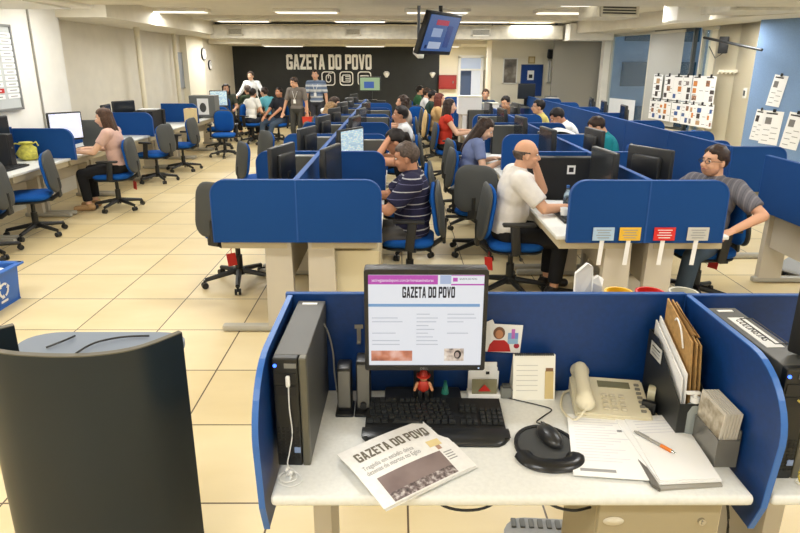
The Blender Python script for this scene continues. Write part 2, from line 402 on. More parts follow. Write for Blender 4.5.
LW = 36
vis = {(11.2, -3.9): 'ceiling light left of the long duct, near the left wall', (11.2, -1.6): 'bright ceiling light at the middle of the ceiling, nearest above the sign',
       (11.2, .7): 'ceiling light right behind the hanging television', (11.2, 3.0): 'ceiling light above the right island, right of the television',
       (13.6, -3.3): 'ceiling light just in front of the left duct grille', (13.6, -.8): 'ceiling light just in front of the middle duct grille', (13.6, 1.85): 'ceiling light just in front of the right white duct grille'}
for y, xs in ((-2.6, (-3.4, -.6, 2.2, 5.0)), (.2, (-3.4, -.6, 2.2, 5.0)), (3.0, (-3.4, -.6, 2.2, 5.0)), (5.4, (-3.6, -1.0, 1.6, 4.6)), (8.4, (-3.9, -1.6, .7, 3.0)), (11.2, (-3.9, -1.6, .7, 3.0)), (13.6, (-3.3, -.8, 1.85))):
    for x in xs:
        if (y, x) in vis: fixture(vis[(y, x)], (x, y, 2.8), 0, 'recessed tube fixtures in the ceiling')
        lamp(x, y, 2.72, 1.05, .26, LW)
fixture('bright ceiling light cut by the top picture edge, right of the television', (3.05, 9.7, 2.8), 0, 'recessed tube fixtures in the ceiling')
for x, n in ((-3.2, 'left'), (-.9, 'middle'), (1.2, 'right')):
    fixture('ceiling light under the rear soffit, %s of the row before the black wall' % n, (x, 17.6, 2.4), 0, 'fixtures under the rear soffit'); lamp(x, 17.6, 2.32, 1.05, .26, LW*.6)
lamp(-4.3, 7.6, 2.5, .8, .2, 8); lamp(2.0, 18.0, 2.35, .6, .4, 75); lamp(3.1, 14.6, 2.74, .9, .26, 26); lamp(-4.4, 16.2, 2.46, .3, 1.6, 48); lamp(5.2, 10.0, 2.52, .5, .3, 34); lamp(4.1, 9.9, 2.74, .9, .26, 30); lamp(5.9, 6.6, 2.74, 1.05, .26, LW); lamp(6.2, 4.0, 2.74, 1.05, .26, LW); lamp(4.4, 12.6, 2.5, .6, .3, 14)  # mostly fill lights without fixtures, added to brighten dim walls and the column
# daylight
wd = bpy.data.worlds.new('sky'); SC.world = wd; wd.use_nodes = True; nt = wd.node_tree; bg = nt.nodes['Background']
sky = nt.nodes.new('ShaderNodeTexSky'); sky.sky_type = 'HOSEK_WILKIE'; sky.turbidity = 4; sky.sun_direction = Vector((-.5, .3, .8)).normalized()
nt.links.new(sky.outputs[0], bg.inputs[0]); bg.inputs[1].default_value = 2.6
SC.view_settings.view_transform = 'Standard'; SC.view_settings.look = 'None'; SC.view_settings.exposure = -0.2; SC.view_settings.gamma = 1.0
try: SC.view_settings.use_curve_mapping = False
except Exception: pass
# ------------------------------------------------------------------ what hangs on the walls
sg = thing('wall_sign', 'large white GAZETA DO POVO lettering on the black back wall', 'sign', (0, 19.9, 1.7))
A = at(287, 69.5, 19.88); B = at(371.5, 54.5, 19.88); M = frame((A.x, -.02, A.z-1.7), (1, 0, 0), z=(0, -1, 0))
SIGNW = mat('sign_white', (248, 247, 242), .5)
for mb in title_words(B.x-A.x, B.z-A.z, .05, M, 1): ob('letter', mb, SIGNW, sg, smooth=0)
def rrect(w, h, r, n=5):
    pts = []
    for cx, cy, a0 in ((w/2-r, h/2-r, 0), (-w/2+r, h/2-r, 90), (-w/2+r, -h/2+r, 180), (w/2-r, -h/2+r, 270)):
        for k in range(n+1): a = R(a0+90*k/n); pts.append((cx+r*math.cos(a), cy+r*math.sin(a)))
    return pts
def ring(mb, outer, inner, z0, z1, M=None):
    n = len(outer); V = [[mb.bm.verts.new((p[0], p[1], z)) for p in q] for q, z in ((outer, z0), (outer, z1), (inner, z1), (inner, z0))]
    for a in range(4):
        A_, B2 = V[a], V[(a+1) % 4]
        for k in range(n): mb.bm.faces.new((A_[k], A_[(k+1) % n], B2[(k+1) % n], B2[k]))
    return mb._done([v for q in V for v in q], M)
for k, (px, nm, lab) in enumerate(((328.5, 'mouse', 'white outlined rounded square with a computer mouse, left icon under the wall lettering'), (346.5, 'newspaper', 'white outlined rounded square with a folded newspaper, middle icon under the wall lettering'), (364.5, 'screen', 'white outlined rounded square with a screen, right icon under the wall lettering'))):
    c = at(px, 78.5, 19.88); s = thing('wall_icon', lab, 'sign', (c.x, 19.88, c.z), 0, 'icons under the wall lettering')
    Mi = frame((0, 0, 0), (1, 0, 0), z=(0, -1, 0)); S = .44
    q = MB(); ring(q, rrect(S, S, .1), rrect(S-.06, S-.06, .08), 0, .03, Mi); ob('outline', q, SIGNW, s, smooth=0)
    q = MB()
    if nm == 'mouse':
        ring(q, rrect(.17, .25, .08), rrect(.12, .2, .06), 0, .03, Mi); q.box((0, -.015, .05), (.02, .03, .09)); q.tube([(0, -.015, .12), (.02, -.015, .17), (.12, -.015, .16), (.16, -.015, .22)], .012)
    elif nm == 'newspaper':
        ring(q, rrect(.26, .24, .03), rrect(.21, .19, .02), 0, .03, Mi)
        for z in (.06, .0, -.05): q.box((.03, -.015, z), (.13, .03, .022))
        q.box((-.15, -.015, -.02), (.03, .03, .17))
    else:
        ring(q, rrect(.28, .2, .03), rrect(.22, .14, .02), 0, .03, Mi); q.box((0, -.015, -.14), (.16, .03, .03))
    ob('glyph', q, SIGNW, s, smooth=0)
q = MB(); c = at(386.5, 75.5, 19.86); q.lathe([(.03, -.06), (.09, .02), (.1, .08), (.05, .13)], (0, 0, 0), 12); o = ob('wall_light', q, SIGNW, None, c); tag(o, 'small white wall lamp right of the icons on the black wall', 'lamp')
q = MB(); c = at(432.5, 75.5, 19.86); q.lathe([(.02, -.07), (.08, .02), (.1, .07), (.06, .1)], (0, 0, 0), 12); o = ob('wall_light', q, SIGNW, None, c); tag(o, 'small white wall lamp near the right edge of the black wall', 'lamp')
# notice board, top left
nb = thing('notice_board', 'wall chart of white cards in rows with one red card', 'notice board', (-4.99, 0, 0))
E1 = onX(22.5, 108, -4.97); E2 = onX(9.5, 26, -4.97); y1 = E1.y; zb, zt = E1.z, E2.z; y0 = y1-1.7
ALU = mat('aluminium', (150, 152, 150), .4, metal=.6)
q = MB(); q.box((.012, (y0+y1)/2, (zb+zt)/2), (.024, y1-y0, zt-zb)); ob('board', q, mat('board_grey', (196, 200, 198), .5), nb, smooth=0)
q = MB()
for y in (y0, y1): q.box((.02, y, (zb+zt)/2), (.04, .03, zt-zb+.03))
for z in (zb, zt): q.box((.02, (y0+y1)/2, z), (.04, y1-y0, .03))
ob('board_frame', q, ALU, nb, smooth=0)
for r_ in range(11):
    for c_ in range(5):
        z = zb+.13+(zt-zb-.2)*(r_+.4)/11; y = y1-.14-c_*.31
        q = MB(); q.box((.027, y, z), (.006, .25, .055)); red = (r_ == 1 and c_ == 1)
        k = ob('card', q, REDTAG if red else WHT, nb, smooth=0)
        if red: k['label'] = 'red card'
        q = MB(); q.box((.031, y, z), (.002, .14, .012)); ob('printed_line', q, WHT if red else INKG, k, smooth=0)
# frames and clocks on the left wall
def wall_panel(name, label, cat, X, pa, pb, fm, pm, d=.03):
    a, b = onX(*pa, X), onX(*pb, X); c = (a+b)/2
    t = thing(name, label, cat, (X, c.y, c.z)); w, h = abs(b.y-a.y), abs(b.z-a.z)
    q = MB()
    for s in (-1, 1): q.box((d/2, s*(w/2-.015), 0), (d, .03, h)); q.box((d/2, 0, s*(h/2-.015)), (d, w, .03))
    ob('frame', q, fm, t, smooth=0); q = MB(); q.box((d*.35, 0, 0), (d*.5, w-.03, h-.03)); ob('picture', q, pm, t, smooth=0); return t
wall_panel('picture_frame', 'grey framed panel on the left wall between the two cream pilasters', 'picture', -5.24, (174, 52), (187, 88), ALU, mat('panel_grey', (150, 156, 162), .4))
wall_panel('picture_frame', 'narrow grey framed panel on the left wall nearest the black wall', 'picture', -5.24, (234.5, 60), (239, 75), ALU, mat('panel_grey', (150, 156, 162), .4))
for (px, py, lab) in ((203, 54, 'round wall clock on the pilaster, upper of the two clocks'), (209.5, 65, 'small round wall clock on the left wall, lower of the two clocks')):
    X = -5.09 if px < 205 else -5.24; c = onX(px, py, X); t = thing('wall_clock', lab, 'clock', c)
    r_ = .16 if px < 205 else .13
    q = MB(); q.cyl((0, 0, 0), (.03, 0, 0), r_, n=24); ob('rim', q, BLK, t); q = MB(); q.cyl((.031, 0, 0), (.034, 0, 0), r_*.85, n=24); ob('dial', q, WHT, t)
    q = MB(); q.box((.037, 0, r_*.3), (.003, .012, r_*.6)); q.box((.037, r_*.2, 0), (.003, r_*.4, .012)); ob('hands', q, BLK, t, smooth=0)
# end wall: hose box, door
a, b = at(438.5, 89, 19.8), at(456.5, 75, 19.8)
t = thing('hose_cabinet', 'red fire hose cabinet on the white end wall left of the door', 'cabinet', ((a.x+b.x)/2, 19.9, a.z)); w, h = b.x-a.x, b.z-a.z
q = MB(); q.box((0, -.1, h/2), (w, .2, h), bevel=.01); ob('body', q, mat('fire_red', (136, 28, 22), .5), t, smooth=0)
q = MB(); q.box((0, -.205, h/2), (w*.85, .012, h*.8)); dd = ob('door', q, mat('fire_red2', (150, 34, 26), .5), t, smooth=0); q = MB(); q.box((w*.3, -.22, h/2), (.03, .02, .08)); ob('handle', q, CHROME, dd)
dr = MB(); DZ = 2.1
for x in (DX0+.04, DX1-.04): dr.box((x, 19.86, DZ/2), (.08, .12, DZ))
dr.box(((DX0+DX1)/2, 19.86, DZ), (DX1-DX0, .12, .08)); dr.box(((DX0+DX1)/2, 19.86, DZ-.4), (DX1-DX0, .08, .05))
DO = struct('door_1', dr, mat('door_frame', (226, 226, 222), .5))
q = MB(); q.box((DX1-.22, 19.88, .85), (.3, .05, 1.66)); ob('door_leaf', q, mat('door_white', (214, 222, 238), .4), DO, smooth=0)
q = MB(); q.box((DX0+.28, 20.3, .85), (.5, .04, 1.66)); ob('inner_door', q, mat('door_blue_grey', (92, 108, 138), .4), DO, smooth=0)
q = MB(); q.box(((DX0+DX1)/2, 19.88, DZ-.2), (DX1-DX0-.16, .012, .34)); ob('transom_pane', q, mat('transom_glass', (190, 206, 236), .2), DO, smooth=0)
lamp((DX0+DX1)/2, 21.2, 2.5, .6, .6, 22, c=(.8, .88, 1))
def wallpic(name, label, cat, Y, pa, pb, fm, pm, fw=.03, d=.04):
    a, b = at(*pa, Y), at(*pb, Y); w, h = b.x-a.x, abs(b.z-a.z); t = thing(name, label, cat, ((a.x+b.x)/2, Y, min(a.z, b.z)))
    q = MB()
    for s in (-1, 1): q.box((s*(w/2-fw/2), -d/2, h/2), (fw, d, h)); q.box((0, -d/2, h/2+s*(h/2-fw/2)), (w, d, fw))
    ob('frame', q, fm, t, smooth=0); q = MB(); q.box((0, -d*.3, h/2), (w-fw, d*.5, h-fw)); ob('picture', q, pm, t, smooth=0); return t, w, h
def photo_mat(name, cols, sc):
    mt = bpy.data.materials.new(name); mt.use_nodes = True; nt = mt.node_tree; b = nt.nodes['Principled BSDF']; b.inputs['Roughness'].default_value = .5
    tc = nt.nodes.new('ShaderNodeTexCoord'); nz = nt.nodes.new('ShaderNodeTexNoise'); nz.inputs['Scale'].default_value = sc; nz.inputs['Detail'].default_value = 3
    rp = nt.nodes.new('ShaderNodeValToRGB'); el = rp.color_ramp.elements
    el[0].color = rgb(cols[0]); el[0].position = .3; el[1].color = rgb(cols[-1]); el[1].position = .7
    for i, c in enumerate(cols[1:-1]): e = el.new(.3+.4*(i+1)/(len(cols)-1)); e.color = rgb(c)
    nt.links.new(tc.outputs['Object'], nz.inputs['Vector']); nt.links.new(nz.outputs['Fac'], rp.inputs['Fac']); nt.links.new(rp.outputs['Color'], b.inputs['Base Color'])
    MATS[name] = mt; return mt
PH_GREY = photo_mat('photo_grey', [(58, 54, 48), (120, 112, 100), (200, 196, 186)], 3)
PH_BROWN = photo_mat('photo_brown', [(70, 44, 34), (150, 100, 70), (216, 190, 160)], 22)
PH_CROWD = photo_mat('photo_crowd', [(60, 50, 48), (120, 106, 104), (206, 200, 196)], 90)
YW = 16.1
wallpic('framed_picture', 'tall grey picture in a pale frame beside the blue pinboard', 'picture', YW, (502, 84), (518, 58), WALLM, PH_GREY, .03)
t, w, h = wallpic('pin_board', 'blue pinboard with one pale sheet on the far cream wall', 'pinboard', YW, (519.5, 96), (543, 64.5), mat('board_blue_edge', (30, 66, 126), .6), mat('board_blue', (26, 66, 136), .8))
q = MB(); q.box((-.03, -.035, h*.66), (.17, .004, .24)); k = ob('pinned_sheet', q, WHT, t, smooth=0); q = MB(); q.box((-.03, -.039, h*.63), (.09, .003, .09)); ob('photo', q, BLK2, k, smooth=0)
wallpic('framed_picture', 'small square gold framed picture above the blue pinboard', 'picture', YW, (528, 63.5), (535, 56.5), mat('gold_frame', (186, 158, 92), .5), mat('pale_print', (222, 206, 160), .6), .025)
wallpic('framed_picture', 'narrow dark picture at the right end of the far cream wall', 'picture', YW, (546.5, 83), (551, 60), WALLM, PH_GREY, .03)
for px, py, Y, lab in ((489, 54.5, 19.82, 'small black loudspeaker at the corner left of the grey picture'), (551, 54, YW, 'small black loudspeaker above the narrow dark picture')):
    c = at(px, py, Y-.12); t = thing('loudspeaker', lab, 'loudspeaker', c); q = MB(); q.box((0, 0, 0), (.16, .14, .22), (R(15), 0, 0), bevel=.02); ob('cabinet', q, BLK, t)
    q = MB(); q.box((0, .12, 0), (.03, .16, .03)); ob('bracket', q, BLK, t)
# cabinet with glass doors beside the door
a, b = at(485, 95, 19.3), at(493, 68, 19.3)
t = thing('glazed_cabinet', 'tall olive glazed cabinet standing right of the white door', 'cabinet', ((a.x+b.x)/2, 19.3, 0)); q = MB(); q.box((0, .25, .85), (b.x-a.x, .5, 1.7)); ob('carcass', q, mat('cabinet_olive', (120, 112, 84), .5), t, smooth=0)
for s in (-1, 1): q = MB(); q.box((s*.06, -.01, 1.2), (.1, .02, .8)); ob('glass_door', q, mat('cabinet_glass', (78, 74, 60), .2), t, smooth=0)
# pinned pages on the pinboard wall
PBD = Vector((-1.38, 1.84, 0)).normalized()
PBa = Vector((7.05, 8.0, 0)); PBn = Vector((-PBD.y, PBD.x, 0))
def onwall(px, py, P, n):
    d = _ray(px, py); o = Vector((0, 0, CAMH)); t = (Vector(P)-o).dot(n)/d.dot(n); return o+d*t
INKL = mat('newsprint_line', (120, 118, 116), .8)
PCOL = [PH_BROWN, mat('photo_blue', (60, 92, 150), .6), mat('photo_orange', (206, 130, 62), .6), mat('photo_dark', (66, 58, 56), .6), mat('photo_tan', (186, 150, 110), .6), PH_CROWD]
def page(label, name, tl, tr, bl, n, group, blocks, pin=None):
    """a sheet hung flat on a wall plane: tl, tr, bl world corners"""
    x = tr-tl; y = bl-tl; w, h = x.length, y.length; M = frame(bl, x, y=-y); t = thing(name, label, 'newspaper page', tl, 0, group)
    M.translation = M.translation-tl
    q = MB(); q.prism([(0, 0), (w, 0), (w, h), (0, h)], .002, .004, M); ob('sheet', q, WHT, t, smooth=0)
    for (u0, v0, u1, v1, m_) in blocks:
        q = MB(); q.prism([(u0*w, v0*h), (u1*w, v0*h), (u1*w, v1*h), (u0*w, v1*h)], .0045, .006, M); ob('printed_photo' if m_ is not INKL and m_ is not INK else 'printed_text', q, m_, t, smooth=0)
    if pin:
        q = MB(); q.prism([(w*.42, h-.02), (w*.58, h-.02), (w*.58, h+.03), (w*.42, h+.03)], .006, .016, M); ob('clip', q, BLK, t, smooth=0)
    return t
def rblocks(k):
    rnd = random.Random(k); out = [(.08, .92, rnd.uniform(.5, .9), .96, INK)]
    for i in range(3):
        u = rnd.choice((.08, .34, .55)); v = .08+i*.27; out.append((u, v, u+rnd.uniform(.28, .4), v+rnd.uniform(.14, .22), rnd.choice(PCOL)))
    for i in range(5):
        v = .12+i*.16; u = rnd.choice((.1, .62)); out.append((u, v, u+.28, v+.02, INKL))
    return out
Pw = Vector((*wpt(660, .17), 0)); Nw = Vector((*WN, 0))
for row, (ya, yb, xs) in enumerate((((74.3, 76.3), (97.5, 104.5), ((653, 662), (664, 673), (673, 682), (682, 691), (691.5, 704), (704, 714.5))),
                                     ((99, 105), (118.5, 129.5), ((649.5, 656), (656, 663), (663, 670.5), (671, 681), (681, 689), (689, 695.5), (695.5, 706.5), (706.5, 712.5))))):
    for i, (xa, xb) in enumerate(xs):
        f = lambda x, e: e[0]+(e[1]-e[0])*(x-652)/62
        tl, tr, bl = onwall(xa+1.2, f(xa, ya), Pw, Nw), onwall(xb+1.2, f(xb, ya), Pw, Nw), onwall(xa-1.3, f(xa, yb), Pw, Nw)
        page('newspaper page hung on the window, %s row, %s from the left' % (('upper', 'lower')[row], ORD[i]), 'newspaper_page', tl, tr, bl, Nw, 'newspaper pages hung on the window', rblocks(row*20+i), 1)
PP = PBa+PBn*.004
if PBn.dot(Vector((-1, 0, 0))) < 0: PBn = -PBn; PP = PBa+PBn*.004
for lab, a, b, c in (('single white printed sheet pinned highest on the blue wall', (772, 74), (785.5, 76), (765.5, 105)),
                     ('printed page pinned on the blue wall, leftmost of the lower row', (755, 108.5), (764.5, 110), (749, 139)),
                     ('printed page pinned on the blue wall, second of the lower row', (765, 110), (784, 112), (758, 143)),
                     ('printed page pinned on the blue wall, rightmost at the picture edge', (785.5, 111), (803, 114), (779, 147))):
    page(lab, 'pinned_sheet', onwall(*a, PP, PBn), onwall(*b, PP, PBn), onwall(*c, PP, PBn), PBn, 'sheets pinned on the blue wall', [(.1, .9, .7, .94, INK), (.12, .6, .45, .8, PCOL[3] if 'left' in lab else INKL)]+[(.12+.4*(i % 2), .1+.08*i, .45+.4*(i % 2), .115+.08*i, INKL) for i in range(6)], 1)
# coat rack, speaker, rod, switch on the cream column
a, b = at(718, 70.5, 11.1), at(739, 71.5, 10.95)
CN = Vector((-.3, -.25, 0)); t = thing('coat_rack', 'cream peg rail on the cream column right of the hung pages', 'coat rack', (a+b)/2, math.atan2(-.3, .25)); L = (b-a).length
q = MB(); q.box((0, -.02, 0), (.34, .03, .05)); ob('rail', q, WALLC, t, smooth=0)
for k in range(5): q = MB(); q.cyl((-.14+k*.07, -.03, -.01), (-.14+k*.07, -.1, -.05), .01, n=8); ob('peg', q, WALLC, t)
c = at(723.5, 45, 10.85); t = thing('loudspeaker', 'black wall loudspeaker high beside the window on the cream column', 'loudspeaker', c, R(-30))
q = MB(); q.box((0, 0, 0), (.15, .16, .28), bevel=.015); ob('cabinet', q, BLK2, t); q = MB(); q.tube([(0, .0, -.14), (-.1, -.02, -.22), (-.22, 0, -.02)], .008); ob('cable', q, BLK, t)
a, b = at(704, 37.5, 10.9), at(762, 50, 9.6)
q = MB(); q.cyl((0, 0, 0), b-a, .022, n=10); o = ob('support_rod', q, BLK, None, a); tag(o, 'long black rod running from the window to the blue wall', 'rod')
c = at(743, 93, 10.5); q = MB(); q.box((0, 0, 0), (.02, .12, .17), (0, 0, R(-6)), bevel=.005); q.mi = 1; q.box((-.012, 0, 0), (.01, .06, .09), (0, 0, R(-6))); o = ob('wall_switch', q, [WALLM, GRYD], None, Vector((on(743, 93, c.z).x*0+5.945, 10.45, c.z))); tag(o, 'wall switch plate on the shaded side of the cream column', 'switch')
# vertical blind
a, b = wpt(655, .1), wpt(687, .1); d = b-a; bl = thing('vertical_blind', 'grey vertical blind drawn across the middle window', 'blind', (a.x, a.y, 0), math.atan2(d.y, d.x))
q = MB(); q.box((d.length/2, 0, 2.5), (d.length, .05, .05)); ob('headrail', q, FRAMEM, bl, smooth=0)
n_ = 14
for k in range(n_): q = MB(); q.box((d.length*(k+.5)/n_, 0, 1.58), (d.length/n_*.86, .004, 1.8), (0, 0, R(28))); ob('slat', q, mat('blind_grey', (186, 186, 180), .7), bl, smooth=0)
# hanging television
c = at(440.5, 34.5, 7.6); tvn = Vector((math.sin(R(52)), -math.cos(R(52)), 0)); 
tv = thing('television', 'wide flat television hung from the ceiling, tilted down to the right', 'television', (c.x, c.y, c.z))
Mt = Matrix.Rotation(R(58), 4, 'Z') @ Matrix.Rotation(R(20), 4, 'X')
W_, H_ = .82, .5
q = MB(); q.box((0, .03, 0), (W_, .07, H_), bevel=.012); q.xf(Mt); ob('housing', q, BLK, tv)
q = MB(); q.box((0, -.008, .01), (W_-.07, .006, H_-.08)); q.xf(Mt); sc_ = ob('screen', q, mat('tv_screen', (84, 116, 176), .2, emit=.65), tv, smooth=0)
for (x, z, w, h, cc) in ((-.05, .14, .3, .06, (196, 60, 90)), (-.12, .02, .24, .1, (170, 190, 226)), (.18, -.02, .14, .26, (60, 84, 150)), (-.1, -.13, .3, .08, (200, 212, 236)), (-.3, -.15, .04, .04, (30, 40, 80))):
    q = MB(); q.box((x, -.013, z), (w, .003, h)); q.xf(Mt); ob('screen_image', q, mat('tv_%d' % cc[0], cc, .2, emit=.7), sc_, smooth=0)
q = MB(); q.cyl((0, .06, .0), (0, .06, 2.8-c.z), .025); q.box((0, .06, 2.78-c.z), (.16, .16, .03)); q.box((0, .08, 0), (.2, .06, .2), Mt.to_3x3().to_4x4()); ob('ceiling_mount', q, BLK, tv)
c = at(418.5, 47, 9.0); t = thing('security_camera', 'white camera on a thin black pole hanging left of the television', 'camera', c)
q = MB(); q.cyl((0, 0, .02), (0, 0, 2.8-c.z), .022); q.box((0, 0, 2.78-c.z), (.3, .12, .03)); ob('pole', q, BLK, t)
q = MB(); q.box((0, -.05, -.08), (.1, .22, .1), (R(20), 0, R(20)), bevel=.02); ob('camera_body', q, CREAM, t)
c = at(456, 11, 8.2); t = thing('projector_bracket', 'grey projector bracket under the ceiling right of the television', 'bracket', (c.x, c.y, 2.8))
q = MB(); q.cyl((0, 0, 0), (0, 0, -.12), .02); q.box((0, 0, -.14), (.34, .2, .05), bevel=.01); q.box((.14, 0, -.11), (.1, .14, .06)); ob('plate', q, GRY, t)
# ------------------------------------------------------------------ office furniture
def pad(mb, w, h, r, t, curve, M, bulge=.012, mi=0):
    """a cushion-like rounded slab in the XZ plane, bent by curve*x^2 along Y"""
    mb.mi = mi; o = rrect(w, h, r, 5); n = len(o); rings = []
    prof = [(0.0, 1), (.35, 1), (.72, 1), (.93, .85), (1, .35), (1, -.35), (.93, -.85), (.72, -1), (.35, -1), (0, -1)]
    for s, k in prof:
        rings.append([mb.bm.verts.new((p[0]*s, k*t/2+(k*bulge*(1-s) if abs(k) == 1 else 0)+curve*(p[0]*s)**2, p[1]*s)) for p in (o if s else o[:1])])
    fs = []
    for A, B in zip(rings, rings[1:]):
        for k in range(n):
            if len(A) == 1: fs.append((A[0], B[(k+1) % n], B[k]))
            elif len(B) == 1: fs.append((A[k], A[(k+1) % n], B[0]))
            else: fs.append((A[k], A[(k+1) % n], B[(k+1) % n], B[k]))
    for f in fs: mb.bm.faces.new(f)
    return mb._done([v for q in rings for v in q], M)
def make_chair(tagged=True, arms=True):
    t = thing('swivel_chair', 'x', 'office chair')
    q = MB(); pad(q, .47, .45, .12, .07, 0, Matrix.Translation((0, .02, .455)) @ Matrix.Rotation(R(90), 4, 'X')); ob('seat', q, CB, t, smooth=60)
    q = MB(); pad(q, .45, .43, .12, .03, 0, Matrix.Translation((0, .02, .41)) @ Matrix.Rotation(R(90), 4, 'X'), .0); ob('seat_shell', q, CK, t, smooth=60)
    Mb = Matrix.Translation((0, -.235, .715)) @ Matrix.Rotation(R(-8), 4, 'X') @ Matrix.Rotation(R(180), 4, 'Z')
    q = MB(); pad(q, .42, .46, .13, .04, -.5, Mb @ Matrix.Translation((0, .022, 0)), .01); ob('backrest', q, CG, t, smooth=60)
    q = MB(); pad(q, .39, .43, .12, .045, -.5, Mb @ Matrix.Translation((0, -.014, 0)), .014); ob('back_cushion', q, CB, t, smooth=60)
    q = MB(); q.tube([(0, -.05, .40), (0, -.2, .40), (0, -.285, .46), (0, -.288, .56), (0, -.285, .64)], .024, 8); q.box((0, -.285, .52), (.11, .03, .2), (R(-4), 0, 0), bevel=.012); ob('back_bracket', q, CK, t)
    if arms:
        for s in (-1, 1):
            q = MB(); q.box((s*.265, .0, .665), (.07, .26, .028), bevel=.012); q.box((s*.265, -.02, .54), (.03, .075, .25), (R(6), 0, 0), bevel=.01); q.box((s*.2, -.03, .415), (.15, .07, .02), bevel=.006); ob('armrest', q, CK, t)
    q = MB(); q.cyl((0, 0, .12), (0, 0, .26), .034, n=14); q.cyl((0, 0, .25), (0, 0, .4), .022, n=12); q.box((0, 0, .395), (.2, .22, .03), bevel=.01); ob('gas_column', q, CK, t)
    q = MB(); q.tube([(.05, .02, .395), (.2, .03, .39), (.27, .03, .38)], .007); q.sph((.275, .03, .38), .016, u=8, v=6); ob('tilt_lever', q, CK, t)
    q = MB(); q.cyl((0, 0, .085), (0, 0, .14), .05, n=14)
    for k in range(5):
        a = R(90+72*k); d = Vector((math.cos(a), math.sin(a), 0)); q.cyl(d*.03+Vector((0, 0, .118)), d*.3+Vector((0, 0, .075)), .027, .019, 8)
    ob('star_base', q, CK, t)
    for k in range(5):
        a = R(90+72*k); d = Vector((math.cos(a), math.sin(a), 0)); e = Vector((-d.y, d.x, 0)); c = d*.305; q = MB()
        for s in (-1, 1): q.cyl(c+e*s*.006+Vector((0, 0, .028)), c+e*s*.026+Vector((0, 0, .028)), .028, n=12)
        q.cyl(c+Vector((0, 0, .03)), c+Vector((0, 0, .075)), .01, n=8); ob('caster', q, CK, t)
    if tagged:
        q = MB(); q.box((.10, -.20, .29), (.075, .006, .11), (0, R(-6), R(45))); q.box((.10, -.20, .365), (.006, .003, .06)); ob('hang_tag', q, REDTAG, t, smooth=0)
    return t
chair_tag = Kind(lambda: make_chair(True)); chair_plain = Kind(lambda: make_chair(False)); chair_bare = Kind(lambda: make_chair(False, False))
FACE_L, FACE_R, FACE_CAM, FACE_AWAY = R(90), R(-90), R(180), 0.0

PANELS = {}
def panel(label, p0, p1, z0=.70, z1=1.13, rl=0, rr=0, group=None, fab=None, th=.032):
    p0, p1 = Vector((*p0[:2], 0)), Vector((*p1[:2], 0)); L = (p1-p0).length; a = math.atan2(p1.y-p0.y, p1.x-p0.x)
    key = (round(L, 2), round(z1-z0, 2), rl, rr, th)
    def make():
        t = thing('partition_panel', 'x', 'partition'); h = z1-z0; out = [(0, 0), (L, 0)]
        def arc(cx, cy, r, a0):
            return [(cx+r*math.cos(R(a0+90*k/6)), cy+r*math.sin(R(a0+90*k/6))) for k in range(7)]
        out += arc(L-rr, h-rr, rr, 0) if rr else [(L, h)]
        out += arc(rl, h-rl, rl, 90) if rl else [(0, h)]
        M = Matrix.Rotation(R(90), 4, 'X')
        q = MB(); q.prism(out, -th/2, th/2, M); ob('board', q, fab or BLUE, t, smooth=0)
        q = MB(); path = out[1:]+[out[0]]; w = th/2+.003
        off = []
        for i, p in enumerate(path):
            pa, pb = Vector(path[max(i-1, 0)]), Vector(path[min(i+1, len(path)-1)]); d = (pb-pa).normalized(); n = Vector((d.y, -d.x))
            off.append((p[0]+n.x*.006, p[1]+n.y*.006))
        for (a_, b_, c_, d_) in zip(path, path[1:], off, off[1:]):
            vs = []
            for (x, z) in (a_, b_, d_, c_): vs.append((x, z))
            q.prism(vs, -w, w, M)
        ob('edge_strip', q, TRIM, t, smooth=0)
        return t
    if key not in PANELS: PANELS[key] = Kind(make)
    return PANELS[key](label, (p0.x, p0.y, z0), a, group)
DESKS = {}
def desk(label, c, rz, L=1.33, D=.57, group=None, drawer=True):
    """local: spine along x at y = 0, the user sits at +y"""
    def make():
        t = thing('desk', 'x', 'desk')
        q = MB(); q.box((0, .02+D/2-.01, .727), (L-.01, D-.02, .028), bevel=.006); ob('tabletop', q, TOP, t)
        for s in (-1, 1):
            q = MB(); x = s*(L/2-.06)
            q.prism([(.05, .05), (.25, .05), (.24, .713), (.06, .713)], -.03, .03, Matrix.Translation((x, 0, 0)) @ Matrix.Rotation(R(90), 4, 'Z') @ Matrix.Rotation(R(90), 4, 'X')); ob('leg', q, LEG, t, smooth=0)
            q = MB(); q.box((x, .3, .03), (.06, .58, .05), bevel=.015); ob('foot', q, LEGD, t)
        if drawer:
            q = MB(); q.box((L*.2, .33, .655), (.44, .42, .115), bevel=.004); dd = ob('drawer', q, DRAW, t, smooth=0); q = MB(); q.box((L*.2, .545, .655), (.12, .015, .015)); ob('handle', q, LEGD, dd)
        q = MB(); q.box((0, D*.55, .677), (L-.05, D*.8, .072), bevel=.004); ob('apron', q, DRAW, t, smooth=0)
        q = MB(); q.box((0, .1, .52), (L-.2, .016, .36)); ob('modesty_panel', q, LEG, t, smooth=0)
        return t
    k = (L, D, drawer)
    if k not in DESKS: DESKS[k] = Kind(make)
    return DESKS[k](label, (*c[:2], 0), rz, group)
def make_monitor(screen):
    t = thing('monitor', 'x', 'monitor')
    q = MB(); q.box((0, 0, .35), (.42, .045, .36), bevel=.012); q.box((0, .035, .35), (.27, .045, .24), bevel=.02); ob('housing', q, BLK, t)
    q = MB(); q.box((0, -.0235, .355), (.382, .003, .316)); ob('screen', q, screen, t, smooth=0)
    q = MB(); q.box((0, .05, .17), (.07, .03, .32), bevel=.01); ob('stand_neck', q, BLK, t); q = MB(); q.box((0, .03, .01), (.24, .19, .02), bevel=.008); ob('stand_base', q, BLK, t)
    return t
